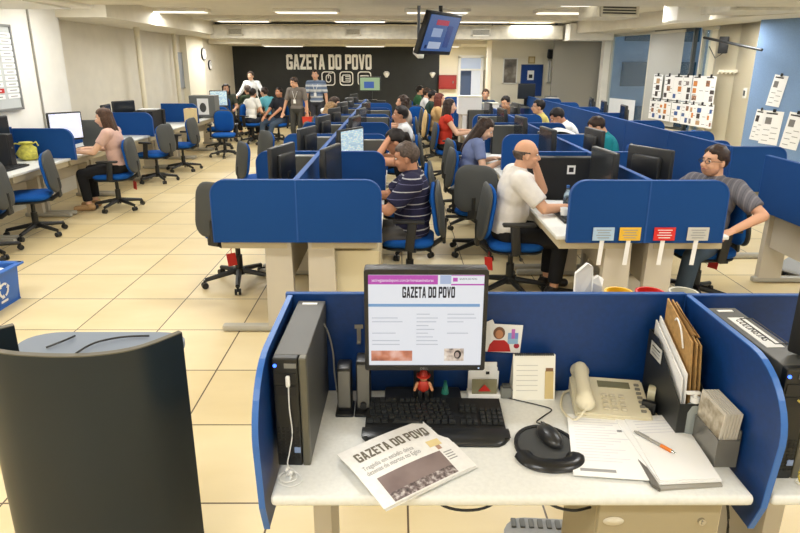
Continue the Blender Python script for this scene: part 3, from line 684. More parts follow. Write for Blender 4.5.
def page_screen(name, bg_, lines):
    mt = bpy.data.materials.new(name); mt.use_nodes = True; nt = mt.node_tree; b = nt.nodes['Principled BSDF']
    tc = nt.nodes.new('ShaderNodeTexCoord'); br = nt.nodes.new('ShaderNodeTexBrick'); mp = nt.nodes.new('ShaderNodeMapping'); mp.inputs['Rotation'].default_value = (R(90), 0, 0); mp.inputs['Scale'].default_value = (1, 1, 1)
    br.inputs['Color1'].default_value = rgb(bg_); br.inputs['Color2'].default_value = rgb(lines); br.inputs['Mortar'].default_value = rgb(bg_); br.inputs['Scale'].default_value = 14; br.inputs['Mortar Size'].default_value = .03
    nt.links.new(tc.outputs['Object'], mp.inputs[0]); nt.links.new(mp.outputs[0], br.inputs[0]); nt.links.new(br.outputs[0], b.inputs['Base Color']); nt.links.new(br.outputs[0], b.inputs['Emission Color'])
    b.inputs['Emission Strength'].default_value = .7; b.inputs['Roughness'].default_value = .3; return mt
mon_off = Kind(lambda: make_monitor(SCR_D)); mon_page = Kind(lambda: make_monitor(page_screen('screen_page', (226, 230, 240), (190, 196, 222)))); mon_blue = Kind(lambda: make_monitor(page_screen('screen_doc', (150, 176, 190), (206, 222, 226))))
def make_tower(body):
    t = thing('computer_tower', 'x', 'computer')
    q = MB(); q.box((0, .0, .19), (.1, .42, .37), bevel=.006); ob('case', q, body, t, smooth=0)
    q = MB(); q.box((0, -.215, .19), (.096, .02, .362), bevel=.006); q.box((0, -.226, .33), (.08, .004, .035)); q.box((0, -.226, .28), (.08, .004, .035)); ob('front_panel', q, BLK, t, smooth=0)
    q = MB(); q.box((0, -.229, .22), (.02, .004, .02)); ob('power_button', q, GRY, t, smooth=0)
    return t
tower_blk = Kind(lambda: make_tower(BLK2)); tower_gry = Kind(lambda: make_tower(PCG))
def make_kb():
    t = thing('keyboard', 'x', 'keyboard'); q = MB(); q.box((0, 0, .012), (.44, .16, .022), bevel=.006); ob('case', q, BLK, t)
    q = MB()
    for r_ in range(5):
        for c_ in range(15): q.box((-.19+c_*.0268, -.055+r_*.026, .026), (.021, .02, .008))
    ob('key_block', q, BLK2, t, smooth=0); return t
kb = Kind(make_kb)
def make_papers():
    t = thing('paper_stack', 'x', 'papers'); q = MB()
    for k in range(4): q.box((0, 0, .003+k*.004), (.21, .297, .003), (0, 0, .07*math.sin(k*2.1)))
    ob('sheets', q, WHT, t, smooth=0); return t
papers = Kind(make_papers)
# ---- central island, spine at x = -0.68
S1, S2, S3, BAY = -.68, 1.70, 3.18, 1.35
ys = [3.93+BAY*k for k in range(8)]
G1, G2, G3 = 'blue partitions of the central desk island', 'blue partitions of the right desk island', 'blue partitions of the row near the windows'
for k, y in enumerate(ys[:-1]):
    n = ORD[k]
    panel('blue cross partition on the left half of the central island, %s from the front' % n, (S1-.57, y), (S1, y), rl=.1, group=G1)
    panel('blue cross partition on the right half of the central island, %s from the front' % n, (S1, y), (S1+.57, y), rr=.1, group=G1)
    panel('blue lengthwise partition along the middle of the central island, %s from the front' % n, (S1, y+.02), (S1, y+BAY-.02), group=G1)
    desk('white desk on the left side of the central island, %s from the front' % n, (S1, y+BAY/2), R(90), group='desks of the central island')
    desk('white desk on the right side of the central island, %s from the front' % n, (S1, y+BAY/2), R(-90), group='desks of the central island')
    y2 = 3.93+BAY*k
    if k < 5:
        panel('blue cross partition on the left half of the right island, %s from the front' % n, (S2-.53, y2), (S2, y2), rl=.1, group=G2)
        panel('blue cross partition on the right half of the right island, %s from the front' % n, (S2, y2), (S2+.53, y2), rr=.1, group=G2)
        panel('blue lengthwise partition along the middle of the right island, %s from the front' % n, (S2, y2+.02), (S2, y2+BAY-.02), group=G2)
        desk('white desk on the left side of the right island, %s from the front' % n, (S2, y2+BAY/2), R(90), D=.60, group='desks of the right island')
        desk('white desk on the right side of the right island, %s from the front' % n, (S2, y2+BAY/2), R(-90), D=.60, group='desks of the right island')
ys3 = [3.75]+[5.65+1.35*k for k in range(8)]
for k, y in enumerate(ys3[:-1]):
    n = ORD[k]
    panel('long blue partition of the window-side row, %s from the front' % n, (S3, y), (S3, y+1.34), z0=.55 if k else .66, group=G3)
    if k: panel('blue cross partition of the window-side row, %s from the front' % ORD[k-1], (S3, y), (S3+.52, y), rr=.1, group=G3)
    desk('white desk of the window-side row behind the blue partition, %s from the front' % n, (S3, y+.67), R(-90), group='desks of the window-side row')
# second line of partitions seen over the first, nearer the windows
panel('lower blue cross partition of the window-side row between the first two taller ones', (S3, 6.35), (S3+.36, 6.35), rr=.08, z1=1.1)
for k in range(3):
    y = 11.75+1.35*k; desk('plain white desk beyond the low shelf of the right aisle, %s from the front' % ORD[k], (1.66, y+.67), R(90), D=.60, group='desks at the far end of the right aisle')
    panel('blue cross partition beyond the low shelf of the right aisle, %s from the front' % ORD[k], (1.1, y), (1.66, y), rl=.1, group='partitions at the far end of the right aisle')
# ---- monitors, towers and papers on the islands
def mon(K, label, x, y, rz, g='monitors on the desk islands', z=.742): return K(label, (x, y, z), rz, g)
SX_R, SX_L = R(90), R(-90)      # screen to +X, screen to -X
for k in range(7):
    y = ys[k]; n = ORD[k]
    if k != 1 or True:
        mon(mon_off, 'black monitor on the left side of the central island, %s desk from the front' % n, S1-.22, y+.72, SX_L-R(15))
    if k == 1: mon(mon_blue, 'monitor with a pale page facing the aisle, right side of the central island', S1+.22, y+.62, R(60))
    elif k < 5: mon(mon_off, 'black monitor on the right side of the central island, %s desk from the front' % n, S1+.17, y+.66, SX_R-R(12))
    kb('black keyboard on the right side of the central island, %s desk from the front' % n, (S1+.4, y+.72, .742), R(90), 'keyboards on the desk islands') if k < 3 else None
    tower_gry('grey computer tower standing on the left of the central island, %s desk from the front' % n, (S1-.16, y+1.22, .742), R(90), 'computer towers on the desk islands')
    if k in (1, 3, 4): tower_gry('grey computer tower standing on the right of the central island, %s desk from the front' % n, (S1+.34, y+.98, .742), R(90), 'computer towers on the desk islands')
    if k in (2, 3, 5, 6): papers('loose white papers on the right side of the central island, %s desk from the front' % n, (S1+.36, y+.55, .742), R(80), 'papers on the desk islands')
for k in range(5):
    y = 3.93+BAY*k; n = ORD[k]
    mon(mon_off, 'black monitor on the left side of the right island, %s desk from the front' % n, S2-.15 if k == 0 else S2-.2, y+.5 if k == 0 else y+.7, SX_L+R(5))
    if k in (0, 1, 4): mon(mon_off, 'black monitor on the right side of the right island, %s desk from the front' % n, S2+.24, y+.62, SX_R+R(25 if k == 0 else 5))
    if k < 3: kb('black keyboard on the left side of the right island, %s desk from the front' % n, (S2-.38, y+.55, .742), R(-90), 'keyboards on the desk islands')
    papers('loose white papers on the left side of the right island, %s desk from the front' % n, (S2-.36, y+.95, .742), R(70), 'papers on the desk islands')
    if k > 2: papers('white papers on the right side of the right island, %s desk from the front' % n, (S2+.3, y+.75, .742), R(100), 'papers on the desk islands')
    if k > 1: tower_gry('grey computer tower on the left side of the right island, %s desk from the front' % n, (S2-.25, y+1.2, .742), R(-90), 'computer towers on the desk islands')
t = thing('drawer_pedestal', 'cream drawer pedestal under the front right desk of the central island', 'drawers', (-.30, 4.3, 0)); q = MB(); q.box((0, 0, .31), (.34, .5, .58), bevel=.004); ob('carcass', q, mat('pedestal_cream', (216, 206, 174), .5), t, smooth=0)
for z in (.14, .33, .51): q = MB(); q.box((.175, 0, z), (.016, .48, .16)); ob('drawer', q, DRAW, t, smooth=0)
# bald man's bay: two black towers side by side against the cross partition, bottle and cup
for i, lab in ((1, 'black computer tower behind the bald person, at the outer edge of the desk'), (0, 'black computer tower with a white sticker behind the bald person')):
    o = tower_blk(lab, (S2-.15-.215*i, 5.1, .742), R(90), 'black towers behind the bald man')
    if not i: q = MB(); q.box((-.0515, .06, .27), (.002, .07, .075)); k_ = ob('white_sticker', q, WHT, o, smooth=0); q = MB(); q.box((-.053, .06, .27), (.001, .04, .04)); ob('sticker_print', q, INK, k_, smooth=0)
for i, x in enumerate((S2-.16,)):
    pass
CLEARP = mat('clear_plastic', (190, 214, 232), .08, trans=.85); CAPB = mat('cap_blue', (60, 110, 180), .5)
def bottle(label, loc, liquid=None):
    t = thing('water_bottle', label, 'bottle', loc); q = MB(); q.lathe([(.028, 0), (.032, .01), (.032, .1), (.03, .13), (.012, .165), (.012, .18)], n=16); ob('bottle_body', q, CLEARP, t); q = MB(); q.cyl((0, 0, .18), (0, 0, .2), .014, n=12); ob('cap', q, CAPB, t); return t
bottle('clear water bottle behind the hand of the bald person', (S2-.32, 4.72, .742))
t = thing('paper_cup', 'small white cup on the desk in front of the bald person', 'cup', (S2-.42, 4.42, .742)); q = MB(); q.lathe([(.024, 0), (.034, .085), (.031, .085), (.022, .006)], n=16); ob('cup_body', q, WHT, t)
# big sheet draped over the equipment in front of the teal man
t = thing('paper_sheet', 'large white paper sheet draped over the box in front of the teal shirt', 'paper', (S2+.3, 7.0, 1.155)); q = MB(); n_ = 14
P = [[(-.32+.64*i/n_, -.28+.1*j+.0, .04*math.sin(i*.5)-.0022*(i-7)**2-.004*(j-2)**2) for j in range(6)] for i in range(n_+1)]
for i in range(n_):
    for j in range(5): q.quad([P[i][j], P[i+1][j], P[i+1][j+1], P[i][j+1]])
bmesh.ops.remove_doubles(q.bm, verts=q.bm.verts[:], dist=1e-5)
o = ob('sheet', q, WHT, t, rot=(0, 0, R(-8))); sm_ = o.modifiers.new('thick', 'SOLIDIFY'); sm_.thickness = .002
tower_gry('grey computer box under the draped white sheet', (S2+.38, 6.85, .742), R(90), 'computer towers on the desk islands'); tower_gry('grey computer box beside the draped white sheet, nearer the middle partition', (S2+.17, 7.08, .742), R(80), 'computer towers on the desk islands')
# recycling signs with white strips on the end partitions of the right island
for k, (px, cc, cn) in enumerate(((603.5, (176, 202, 224), 'pale blue'), (630, (232, 186, 56), 'yellow'), (664.5, (212, 40, 34), 'red'), (698, (200, 198, 190), 'grey'))):
    c = at(px, 234, 3.905); t = thing('recycling_sign', '%s label plate with a white hanging strip on the front partition' % cn, 'sign', (c.x, 3.905, c.z), 0, 'label plates on the front partition of the right island')
    q = MB(); q.box((0, 0, 0), (.145, .006, .092)); ob('plate', q, mat('plate_%d' % k, cc, .6), t, smooth=0)
    for j in range(4): q = MB(); q.box((-.0, -.004, .028-.018*j), (.1-.02*(j % 2), .002, .005)); ob('text_line', q, WHT if k == 2 else INKG, t, smooth=0)
    q = MB(); q.box((-.008, .004, -.13), (.03, .003, .19), (0, R(3), 0)); ob('strip', q, WHT, t, smooth=0)
# bins behind the front desk
def bin_(label, px, col, paper=False):
    c = at(px, 293.5, 2.75); t = thing('waste_bin', label, 'bin', (c.x, 2.75, 0)); ht = c.z+.01
    q = MB(); q.lathe([(.05, 0), (.064, ht-.02), (.071, ht-.02), (.071, ht), (.06, ht), (.046, .012)], n=24); ob('bin_body', q, mat('bin_'+label[:4], col, .4), t); return c, ht
bin_('yellow waste bin behind the front partition, left of the red one', 619, (226, 180, 40)); bin_('red waste bin behind the front partition, between yellow and grey ones', 650, (204, 44, 36)); bin_('pale grey waste bin behind the front partition, rightmost of the row', 683.5, (196, 194, 178))
c, ht = bin_('blue waste bin full of crumpled paper behind the front partition', 588, (40, 90, 170))
for i, (dx, hz, w, lab) in enumerate(((-.028, .15, .09, 'tall crumpled white paper sticking out of the bin'), (.03, .085, .06, 'short crumpled white paper sticking out of the bin'))):
    q = MB(); b = Vector((c.x+dx, 2.75, ht-.12)); top = b+Vector((.02, .0, .12+hz))
    vs = [b+Vector((-w/2, -.01, 0)), b+Vector((-w*.42, .02, hz*.6+.12)), top+Vector((-.01, 0, 0)), top+Vector((.02, .01, -.02)), b+Vector((w*.42, -.02, hz*.45+.12)), b+Vector((w/2, .01, 0))]
    fv = [q.bm.verts.new(v+Vector((0, -.012, 0))) for v in vs]; bv = [q.bm.verts.new(v+Vector((0, .012, 0))) for v in vs]; n_ = len(vs)
    q.bm.faces.new(fv); q.bm.faces.new(bv[::-1])
    for j in range(n_): q.bm.faces.new((fv[j], bv[j], bv[(j+1) % n_], fv[(j+1) % n_]))
    o = ob('crumpled_paper', q, WHT, smooth=0); tag(o, lab, 'paper')
# ---- left wall row
for k, (xr, y) in enumerate(((-4.0, 7.42), (-4.0, 9.9), (-4.0, 12.2), (-4.0, 14.6))):
    panel('blue rounded partition standing out from the left wall row, %s from the front' % ORD[k], (-4.72, y), (xr, y), rr=.12, z0=.72, z1=1.1, group='blue partitions along the left wall')
yl = [5.1, 7.42, 9.9, 12.2, 14.6]
for k, (ya, yb) in enumerate(zip(yl, yl[1:])):
    L = (yb-ya)/2
    panel('low blue back partition against the left wall, %s from the front' % ORD[k], (-4.74, ya+.02), (-4.74, yb-.02), z0=.72, z1=1.12 if k == 0 else .93, group='blue partitions along the left wall')
    for j in (0, 1): desk('white desk along the left wall, %s from the front' % ORD[2*k+j], (-4.72, ya+L*(j+.5)), R(-90), L=round(L, 2), D=.66, group='desks along the left wall')
LG = 'monitors on the desks along the left wall'
mon(mon_page, 'monitor with a bright white page in front of the long-haired woman', -4.28, 7.8, R(50), LG)
mon(mon_off, 'dark monitor seen from the side behind the long-haired woman', -4.45, 9.3, R(100), LG)
o = thing('grey_screen', 'grey square divider board on the left wall desk beside the bright monitor', 'divider', (-4.32, 8.62, .742)); q = MB(); q.box((0, 0, .18), (.36, .04, .36), (0, 0, R(8)), bevel=.015); ob('board', q, GRYD, o)
tower_blk('black computer tower on the left wall desk behind the second blue partition', (-4.25, 10.5, .742), R(90), 'black towers on the left wall desks')
o = tower_blk('black computer tower with a white name sticker at the left wall', (-4.1, 10.28, .742), 0, 'black towers on the left wall desks')
for dx in (-.11, -.22): tower_blk('black computer tower standing %s left of the one with the white sticker' % ('just' if dx > -.2 else 'farther'), (-4.1+dx, 10.28, .742), 0, 'black towers on the left wall desks')
papers('white papers lying on top of the black towers at the left wall', (-4.2, 10.3, 1.122), R(95)); mon_off('dark monitor behind the second blue partition on the left wall', (-4.6, 10.25, .742), R(60), LG)
t = thing('sticker_card', 'white name card on the front of the black tower at the left wall', 'card', (-4.19, 10.03, 1.0)); q = MB(); q.box((0, 0, 0), (.17, .006, .09)); ob('card', q, WHT, t, smooth=0); q = MB(); q.box((0, -.004, 0), (.1, .002, .03)); ob('printed_text', q, INK, t, smooth=0)
t = thing('photo_cabinet', 'grey cabinet with a pinned portrait on the left wall desks', 'cabinet', (-4.2, 13.3, .742)); q = MB(); q.box((0, 0, .24), (.55, .35, .46), bevel=.01); ob('body', q, GRY, t, smooth=0); q = MB(); q.box((.02, -.18, .24), (.24, .006, .34)); k = ob('pinned_portrait', q, WHT, t, smooth=0); q = MB(); q.sph((.02, -.185, .22), (.07, .004, .1)); ob('portrait_figure', q, GRYD, k)
t = thing('carton', 'small beige carton on the left wall desk before the rear partition', 'box', (-4.08, 12.0, .742)); q = MB(); q.box((0, 0, .14), (.2, .2, .28), bevel=.004); ob('box_body', q, mat('carton_beige', (206, 186, 140), .8), t, smooth=0); q = MB(); q.box((0, 0, .282), (.06, .2, .003)); ob('tape', q, BROWN, t, smooth=0)
mon_blue('laptop-sized screen in front of the curly-haired woman at the rear left', (-4.15, 14.25, .742), R(0), LG)
for j, y in enumerate((6.6, 8.2, 10.9, 13.0)): kb('dark keyboard lying on the left wall desks, %s from the front' % ORD[j], (-4.3, y, .742), R(-90), 'keyboards along the left wall')
mon_off('black monitor at the left picture edge beside the yellow bag', (-4.74, 7.1, .742), R(80), LG)
tower_blk('black computer tower at the left picture edge beside the yellow bag', (-4.55, 6.72, .742), R(90), 'black towers on the left wall desks')
# yellow bag
YB = mat('bag_yellow', (196, 190, 84), .7, noise=.15, nscale=25, bump=.4)
t = thing('drawstring_bag', 'small yellow green cloth bag on the left wall desk', 'bag', on(29, 160, .742)); q = MB()
q.lathe([(.06, 0), (.105, .02), (.12, .08), (.1, .15), (.05, .185), (.075, .215), (.07, .22)], n=14)
for v in q.bm.verts: v.co.x *= 1+.15*math.sin(v.co.z*40+v.co.y*30); v.co.y *= .8
ob('bag_body', q, YB, t); q = MB(); q.tube([(-.05, 0, .185), (-.13, .0, .2), (-.19, .02, .18)], .009); q.tube([(.05, 0, .185), (.11, .02, .22), (.13, .02, .17)], .009); ob('drawstring', q, YB, t)
# recycling box
RB = mat('recycle_blue', (44, 104, 190), .4); t = thing('recycling_box', 'open blue recycling box of papers on the floor at left', 'box', (-3.33, 4.38, 0), 0); q = MB()
w, d, h = .40, .5, .3
for s in (-1, 1): q.box((s*w/2, 0, h/2), (.012, d, h), (0, R(s*5), 0)); q.box((0, s*d/2, h/2), (w, .012, h), (R(-s*5), 0, 0)); q.box((s*(w/2+.025), 0, h), (.05, d+.09, .02), bevel=.005); q.box((0, s*(d/2+.025), h), (w+.09, .05, .02), bevel=.005)
q.box((0, 0, .006), (w, d, .012)); ob('box_body', q, RB, t, smooth=0)
q = MB(); Mi = frame((w/2+.017, .04, .15), (0, 1, 0), z=(1, 0, -.09))
for k in range(3):
    a = 2*PI*k/3+PI/2; p = [(.052*math.cos(a+b), .052*math.sin(a+b)) for b in [i*.28-.7 for i in range(6)]]
    for u, v in zip(p, p[1:]):
        uu, vv = Vector(u), Vector(v); n = Vector((vv-uu).yx).normalized(); n = Vector((-n.x if 0 else n.x, -n.y)); q.prism([uu+n*.009, vv+n*.009, vv-n*.009, uu-n*.009], 0, .003, Mi)
    e = Vector(p[-1]); dd = (Vector(p[-1])-Vector(p[-2])).normalized(); nn = Vector((dd.y, -dd.x)); q.prism([e+nn*.02, e+dd*.028, e-nn*.02], 0, .003, Mi)
q.prism([(-.075, .05), (-.035, .05), (-.035, .085), (-.075, .085)], 0, .003, Mi); q.prism([(-.04, -.1), (.04, -.1), (.04, -.082), (-.04, -.082)], 0, .003, Mi); ob('recycling_mark', q, WHT, t, smooth=0)
for k, (dx, dy, dz, r_) in enumerate(((-.04, -.03, .25, .3), (.03, .1, .27, -.3), (.0, .08, .29, .15))):
    q = MB(); q.box((0, 0, 0), (.21, .26, .006), (R(6-4*k), R(5*k-6), r_)); o = ob('waste_paper', q, WHT, None, (-3.33+dx, 4.38+dy, dz), smooth=0); tag(o, 'discarded white sheet in the blue recycling box, %s of the heap' % ('bottom', 'middle', 'top')[k], 'paper', 'papers in the recycling box')
# ---- chairs (those with people follow the people)
def fl_xy(px, py): p = on(px, py, 0); return (p.x, p.y, 0)
CH = 'blue and grey swivel chairs'
chair_tag('empty grey-backed chair with a red tag at the front left corner of the central island', (-1.40, 5.0, 0), R(-25), CH)
chair_tag('empty dark-backed chair with a red tag between the bald person and the aisle', (.84, 5.9, 0), R(-20), CH)
for lab, x, y, rz, K in (
    ('empty blue chair at the left wall in front of the yellow bag', -4.1, 6.55, R(108), chair_bare), ('grey chair back cut by the left picture edge', -4.15, 5.75, R(100), chair_bare),
    ('chair at the left picture edge, only its castors showing above the recycling box', -4.02, 5.25, R(90), chair_bare),
    ('empty chair at the left wall behind the long-haired woman, nearer of two side by side', -3.95, 9.75, R(75), chair_plain), ('empty chair at the left wall behind the long-haired woman, farther of two side by side', -3.9, 10.85, R(85), chair_plain),
    ('empty bright blue chair turned to the camera beside the left wall desks', -3.6, 12.5, R(190), chair_plain), ('empty blue chair against the rear blue partition at the left wall', -4.05, 13.7, R(180), chair_bare),
    ('empty blue chair seen between the grey towers at the left of the central island', -1.75, 7.6, R(-60), chair_bare), ('small blue chair back left of the central island, behind the nearer empty one', -1.75, 8.9, R(-50), chair_bare),
    ('empty blue chair at the end of the central island near the black wall', .35, 14.0, R(150), chair_bare), ('empty blue chair beside the black wall behind the man in white', -3.0, 18.2, R(170), chair_bare),
    ('empty blue chair on the aisle side behind the person in the blue grey T-shirt', .9, 7.85, R(-80), chair_plain),
    ('empty blue chair at the window row below the grey partition wall', 4.2, 12.9, R(70), chair_bare), ('empty blue chair behind the window-side row under the hung pages', 4.25, 10.3, R(100), chair_bare),
    ('blue chair standing beyond the window-side row near the cream column', 4.3, 9.0, R(95), chair_bare)):
    K(lab, (x, y, 0), rz, CH)
# cabinets at the end of the right island: white boxes and shelves
t = thing('low_cabinet', 'low cream shelf unit with binders at the far end of the right aisle', 'cabinet', (1.45, 11.0, 0)); t2 = t
q = MB()
for s in (-1, 1): q.box((s*.3, 0, .5), (.03, .4, 1.0))
for z in (.02, .35, .68, 1.0): q.box((0, 0, z), (.62, .4, .03))
ob('carcass', q, LEG, t, smooth=0)
for i in range(5): q = MB(); q.box((1.2+i*.09, 10.85, .85), (.07, .24, .29)); o = ob('binder', q, [WHT, BLK2][i % 2], None, smooth=0); tag(o, '%s binder on the low shelf of the right aisle, %s from the left' % (('white', 'black')[i % 2], ORD[i]), 'binder', 'binders on the low shelf')
for lab, x, y, w, h in (('large white carton on top of the low shelf of the right aisle', 1.3, 11.0, .42, .3), ('small white carton right of the large one at the far right aisle', 1.68, 10.95, .26, .18), ('white box on the rear desks before the grey picture', 1.45, 12.5, .28, .3)):
    z = 1.016 if y < 12 else .742
    t = thing('carton', lab, 'box', (x, y, z)); q = MB(); q.box((0, 0, h/2), (w, .3, h), bevel=.004); ob('box_body', q, WHT, t, smooth=0); q = MB(); q.box((0, 0, h+.002), (w+.01, .31, .03)); ob('lid', q, CREAM, t, smooth=0)
a = at(497, 100, 15.6); t = thing('counter', 'dark blue counter below the far grey picture', 'counter', (a.x+.3, 15.7, 0)); q = MB(); q.box((0, 0, .42), (1.1, .4, .84)); ob('carcass', q, mat('counter_blue', (40, 52, 110), .6), t, smooth=0); q = MB(); q.box((0, 0, .86), (1.16, .44, .04)); ob('counter_top', q, mat('counter_top', (120, 124, 140), .5), t, smooth=0)
a = at(526, 97, 14.8); mon_off('large dark screen standing before the blue pinboard', (a.x, 14.8, .9), 0, 'monitors on the desk islands'); t = thing('side_table', 'grey side table under the dark screen before the blue pinboard', 'table', (a.x+.35, 14.8, 0)); q = MB(); q.box((0, 0, .88), (1.5, .5, .035)); ob('tabletop', q, GRY, t, smooth=0)
for sx in (-1, 1):
    for sy in (-1, 1): q = MB(); q.box((sx*.65, sy*.2, .43), (.04, .04, .86)); ob('leg', q, GRY, t, smooth=0)
t = thing('letter_tray', 'stack of pale letter trays on the grey side table before the pinboard', 'tray', (a.x+.62, 14.75, .9)); q = MB()
for z in (.02, .1, .18): q.box((0, 0, z), (.3, .26, .01)); q.box((0, .13, z+.03), (.3, .01, .06))
ob('trays', q, GRY, t, smooth=0); papers('white papers on top of the letter trays before the pinboard', (a.x+.62, 14.75, 1.09), R(20))
# television set playing at the far end of the central island
c = at(370, 90, 13.6); t = thing('television', 'small television showing a bright green and blue picture before the black wall', 'television', (c.x, 13.6, c.z-.0)); q = MB(); q.box((0, .04, .13), (.48, .06, .32), bevel=.01); q.box((0, .06, -.1), (.1, .05, .24)); q.box((0, .04, -.22), (.3, .2, .02)); ob('housing', q, BLK, t)
q = MB(); q.box((0, .007, .13), (.43, .006, .27)); s_ = ob('screen', q, mat('tv_far', (170, 196, 150), .3, emit=.8), t, smooth=0); q = MB(); q.box((-.02, .002, .11), (.22, .004, .14), bevel=.0); ob('screen_image', q, mat('tv_far_blue', (70, 110, 190), .3, emit=.7), s_, smooth=0)
t = thing('media_shelf', 'low black stand carrying the small far television', 'stand', (c.x, 13.65, 0)); zt_ = c.z-.232; q = MB(); q.box((0, 0, zt_/2), (.7, .34, zt_)); ob('body', q, BLK2, t, smooth=0); q = MB(); q.box((0, -.172, zt_/2), (.6, .006, zt_*.7)); ob('door', q, GRYD, t, smooth=0)
# monitors on the window row
for k, (x, y) in enumerate(((3.6, 10.6), (3.7, 11.6), (3.55, 9.5))): mon_off('black monitor back over the window-side partition, %s of three' % ('middle', 'farthest', 'nearest')[k], (x, y, .742), R(-100), 'monitors on the window-side row')
# ------------------------------------------------------------------ the front workstation
GF = 'blue partitions around the front desk'
DT = .74
t = thing('desk', 'white desk with a rounded front edge in the foreground, under the monitor', 'desk', (.32, 1.93, 0))
q = MB(); q.box((0, -.285, DT-.0175), (1.335, .565, .035), bevel=.014, seg=3); ob('tabletop', q, TOP, t)
for sx in (-.555,):
    q = MB(); q.box((sx, -.26, .36), (.055, .22, .68)); q.box((sx, -.26, .03), (.06, .5, .05), bevel=.012); ob('leg', q, LEG, t, smooth=0)
q = MB(); q.box((0, -.05, .5), (1.2, .02, .3)); ob('modesty_panel', q, LEG, t, smooth=0)
PED = mat('pedestal_beige', (164, 152, 122), .5)
t = thing('drawer_pedestal', 'grey beige drawer pedestal under the right end of the front desk', 'drawers', (.745, 1.55, 0))
q = MB(); q.box((0, 0, .35), (.35, .28, .7), bevel=.004); ob('carcass', q, PED, t, smooth=0)
for k, (z, h) in enumerate(((.625, .13), (.42, .27), (.15, .25))):
    q = MB(); q.box((0, -.148, z), (.345, .02, h), bevel=.003); d_ = ob('drawer', q, PED, t, smooth=0)
    if not k:
        q = MB(); q.sph((-.13, -.16, z+.01), (.03, .006, .014)); q.sph((-.13, -.163, z+.013), (.022, .006, .008)); ob('finger_pull', q, mat('pull_pale', (206, 198, 176), .4), d_)
        q = MB(); q.cyl((.12, -.157, z+.01), (.12, -.166, z+.01), .011, n=14); q.box((.12, -.167, z+.01), (.003, .003, .012)); ob('lock', q, CHROME, d_)
# partitions: back, left wing, right wing, neighbour's back
def wing(label, x, th=.015):
    t = thing('partition_panel', label, 'partition', (x, 1.93, .6), R(-90), GF)
    L = .60; h = .503; r = .19; arc = [(L-.02-r+r*math.cos(R(a)), h-r+r*math.sin(R(a))) for a in range(0, 91, 9)]
    out = [(0, 0), (L-.075, 0), (L-.04, .1), (L-.02, h-r)]+arc[1:]+[(0, h)]
    M = Matrix.Rotation(R(90), 4, 'X'); q = MB(); q.prism(out, -th/2, th/2, M); ob('board', q, BLUEG, t, smooth=0)
    path = out[1:]; q = MB(); w = th/2+.001; off = []
    for i, p in enumerate(path):
        pa, pb = Vector(path[max(i-1, 0)]), Vector(path[min(i+1, len(path)-1)]); d = (pb-pa).normalized(); off.append((p[0]+d.y*.004, p[1]-d.x*.004))
    for a_, b_, c_, d_ in zip(path, path[1:], off, off[1:]): q.prism([a_, b_, d_, c_], -w, w, M)
    ob('edge_strip', q, TRIM2, t, smooth=0); return t
wing('blue side partition with a rounded corner at the left end of the front desk', -.371); wing('blue side partition with a rounded corner at the right end of the front desk', 1.018)
panel('blue back partition of the front desk behind the monitor', (-.386, 1.946), (1.01, 1.946), z0=.5, z1=1.104, group=GF, fab=BLUEG, th=.014)
panel('blue back partition of the neighbouring desk at the right edge', (1.02, 1.946), (2.3, 1.946), z0=.5, z1=1.099, group=GF, fab=BLUEG, th=.014)
t = thing('desk', 'neighbouring white desk at the right picture edge beyond the side partition', 'desk', (1.7, 1.93, 0)); q = MB(); q.box((0, -.285, DT-.0175), (1.33, .565, .035), bevel=.014, seg=3); ob('tabletop', q, TOP, t)
for s in (-1, 1): q = MB(); q.box((s*.5, -.26, .36), (.055, .22, .68)); q.box((s*.5, -.26, .03), (.06, .5, .05), bevel=.012); ob('leg', q, LEG, t, smooth=0)
# monitor
mt_ = thing('monitor', 'black desktop monitor showing a bright newspaper web page on the front desk', 'monitor', (.092, 1.76, DT))
z0, z1 = .172, .522; cx = 0; W = .392; H = z1-z0; zc = (z0+z1)/2
q = MB(); q.box((0, .028, zc), (W, .05, H), bevel=.008); q.box((0, .06, zc), (W*.7, .05, H*.7), bevel=.02)
ob('housing', q, BLK, mt_)
q = MB(); ring(q, rrect(W, H, .008), [(p[0]*1.0, p[1]*1.0) for p in rrect(W-.026, H-.034, .002)], 0, .012, frame((0, .006, zc), (1, 0, 0), z=(0, -1, 0))); ob('bezel', q, BLK, mt_, smooth=0)
SW, SH, sz = W-.026, H-.034, zc; sx0, sz0 = -SW/2, zc-SH/2
q = MB(); q.box((0, .001, sz), (SW, .004, SH)); scn = ob('screen', q, mat('page_white', (240, 243, 250), .35, emit=.88), mt_, smooth=0)
def em(name, c, e=.75): return mat(name, c, .4, emit=e)
def on_screen(name, u0, v0, u1, v1, m_, y=-.0022):
    q = MB(); q.box((sx0+SW*(u0+u1)/2, y, sz0+SH*(v0+v1)/2), (SW*abs(u1-u0), .001, SH*abs(v1-v0))); return ob(name, q, m_, scn, smooth=0)
on_screen('banner_strip', 0, .895, .6, .992, em('web_magenta', (206, 84, 196))); on_screen('banner_strip', .62, .90, .715, .99, em('web_pale', (190, 206, 240))); on_screen('banner_strip', .715, .885, 1, .9, em('web_magenta', (206, 84, 196))); on_screen('banner_strip', .715, .985, 1, .992, em('web_magenta', (206, 84, 196)))
on_screen('banner_icon', .73, .925, .77, .965, em('web_magenta', (206, 84, 196)))
def on_text(name, s, u, v, size, m_, xs=.8): link(name, text_mesh(s, size, frame((sx0+SW*u, -.003, sz0+SH*v), (1, 0, 0), z=(0, -1, 0)), .0003, xs), m_, scn)
on_text('banner_text', 'assinegazetadopovo.com.br/novasassinaturas', .03, .925, .0135, em('web_white', (250, 236, 250), .9), .8)
on_text('banner_text', 'GAZETA DO POVO', .785, .945, .008, em('web_navy', (24, 30, 84), .1), .8)
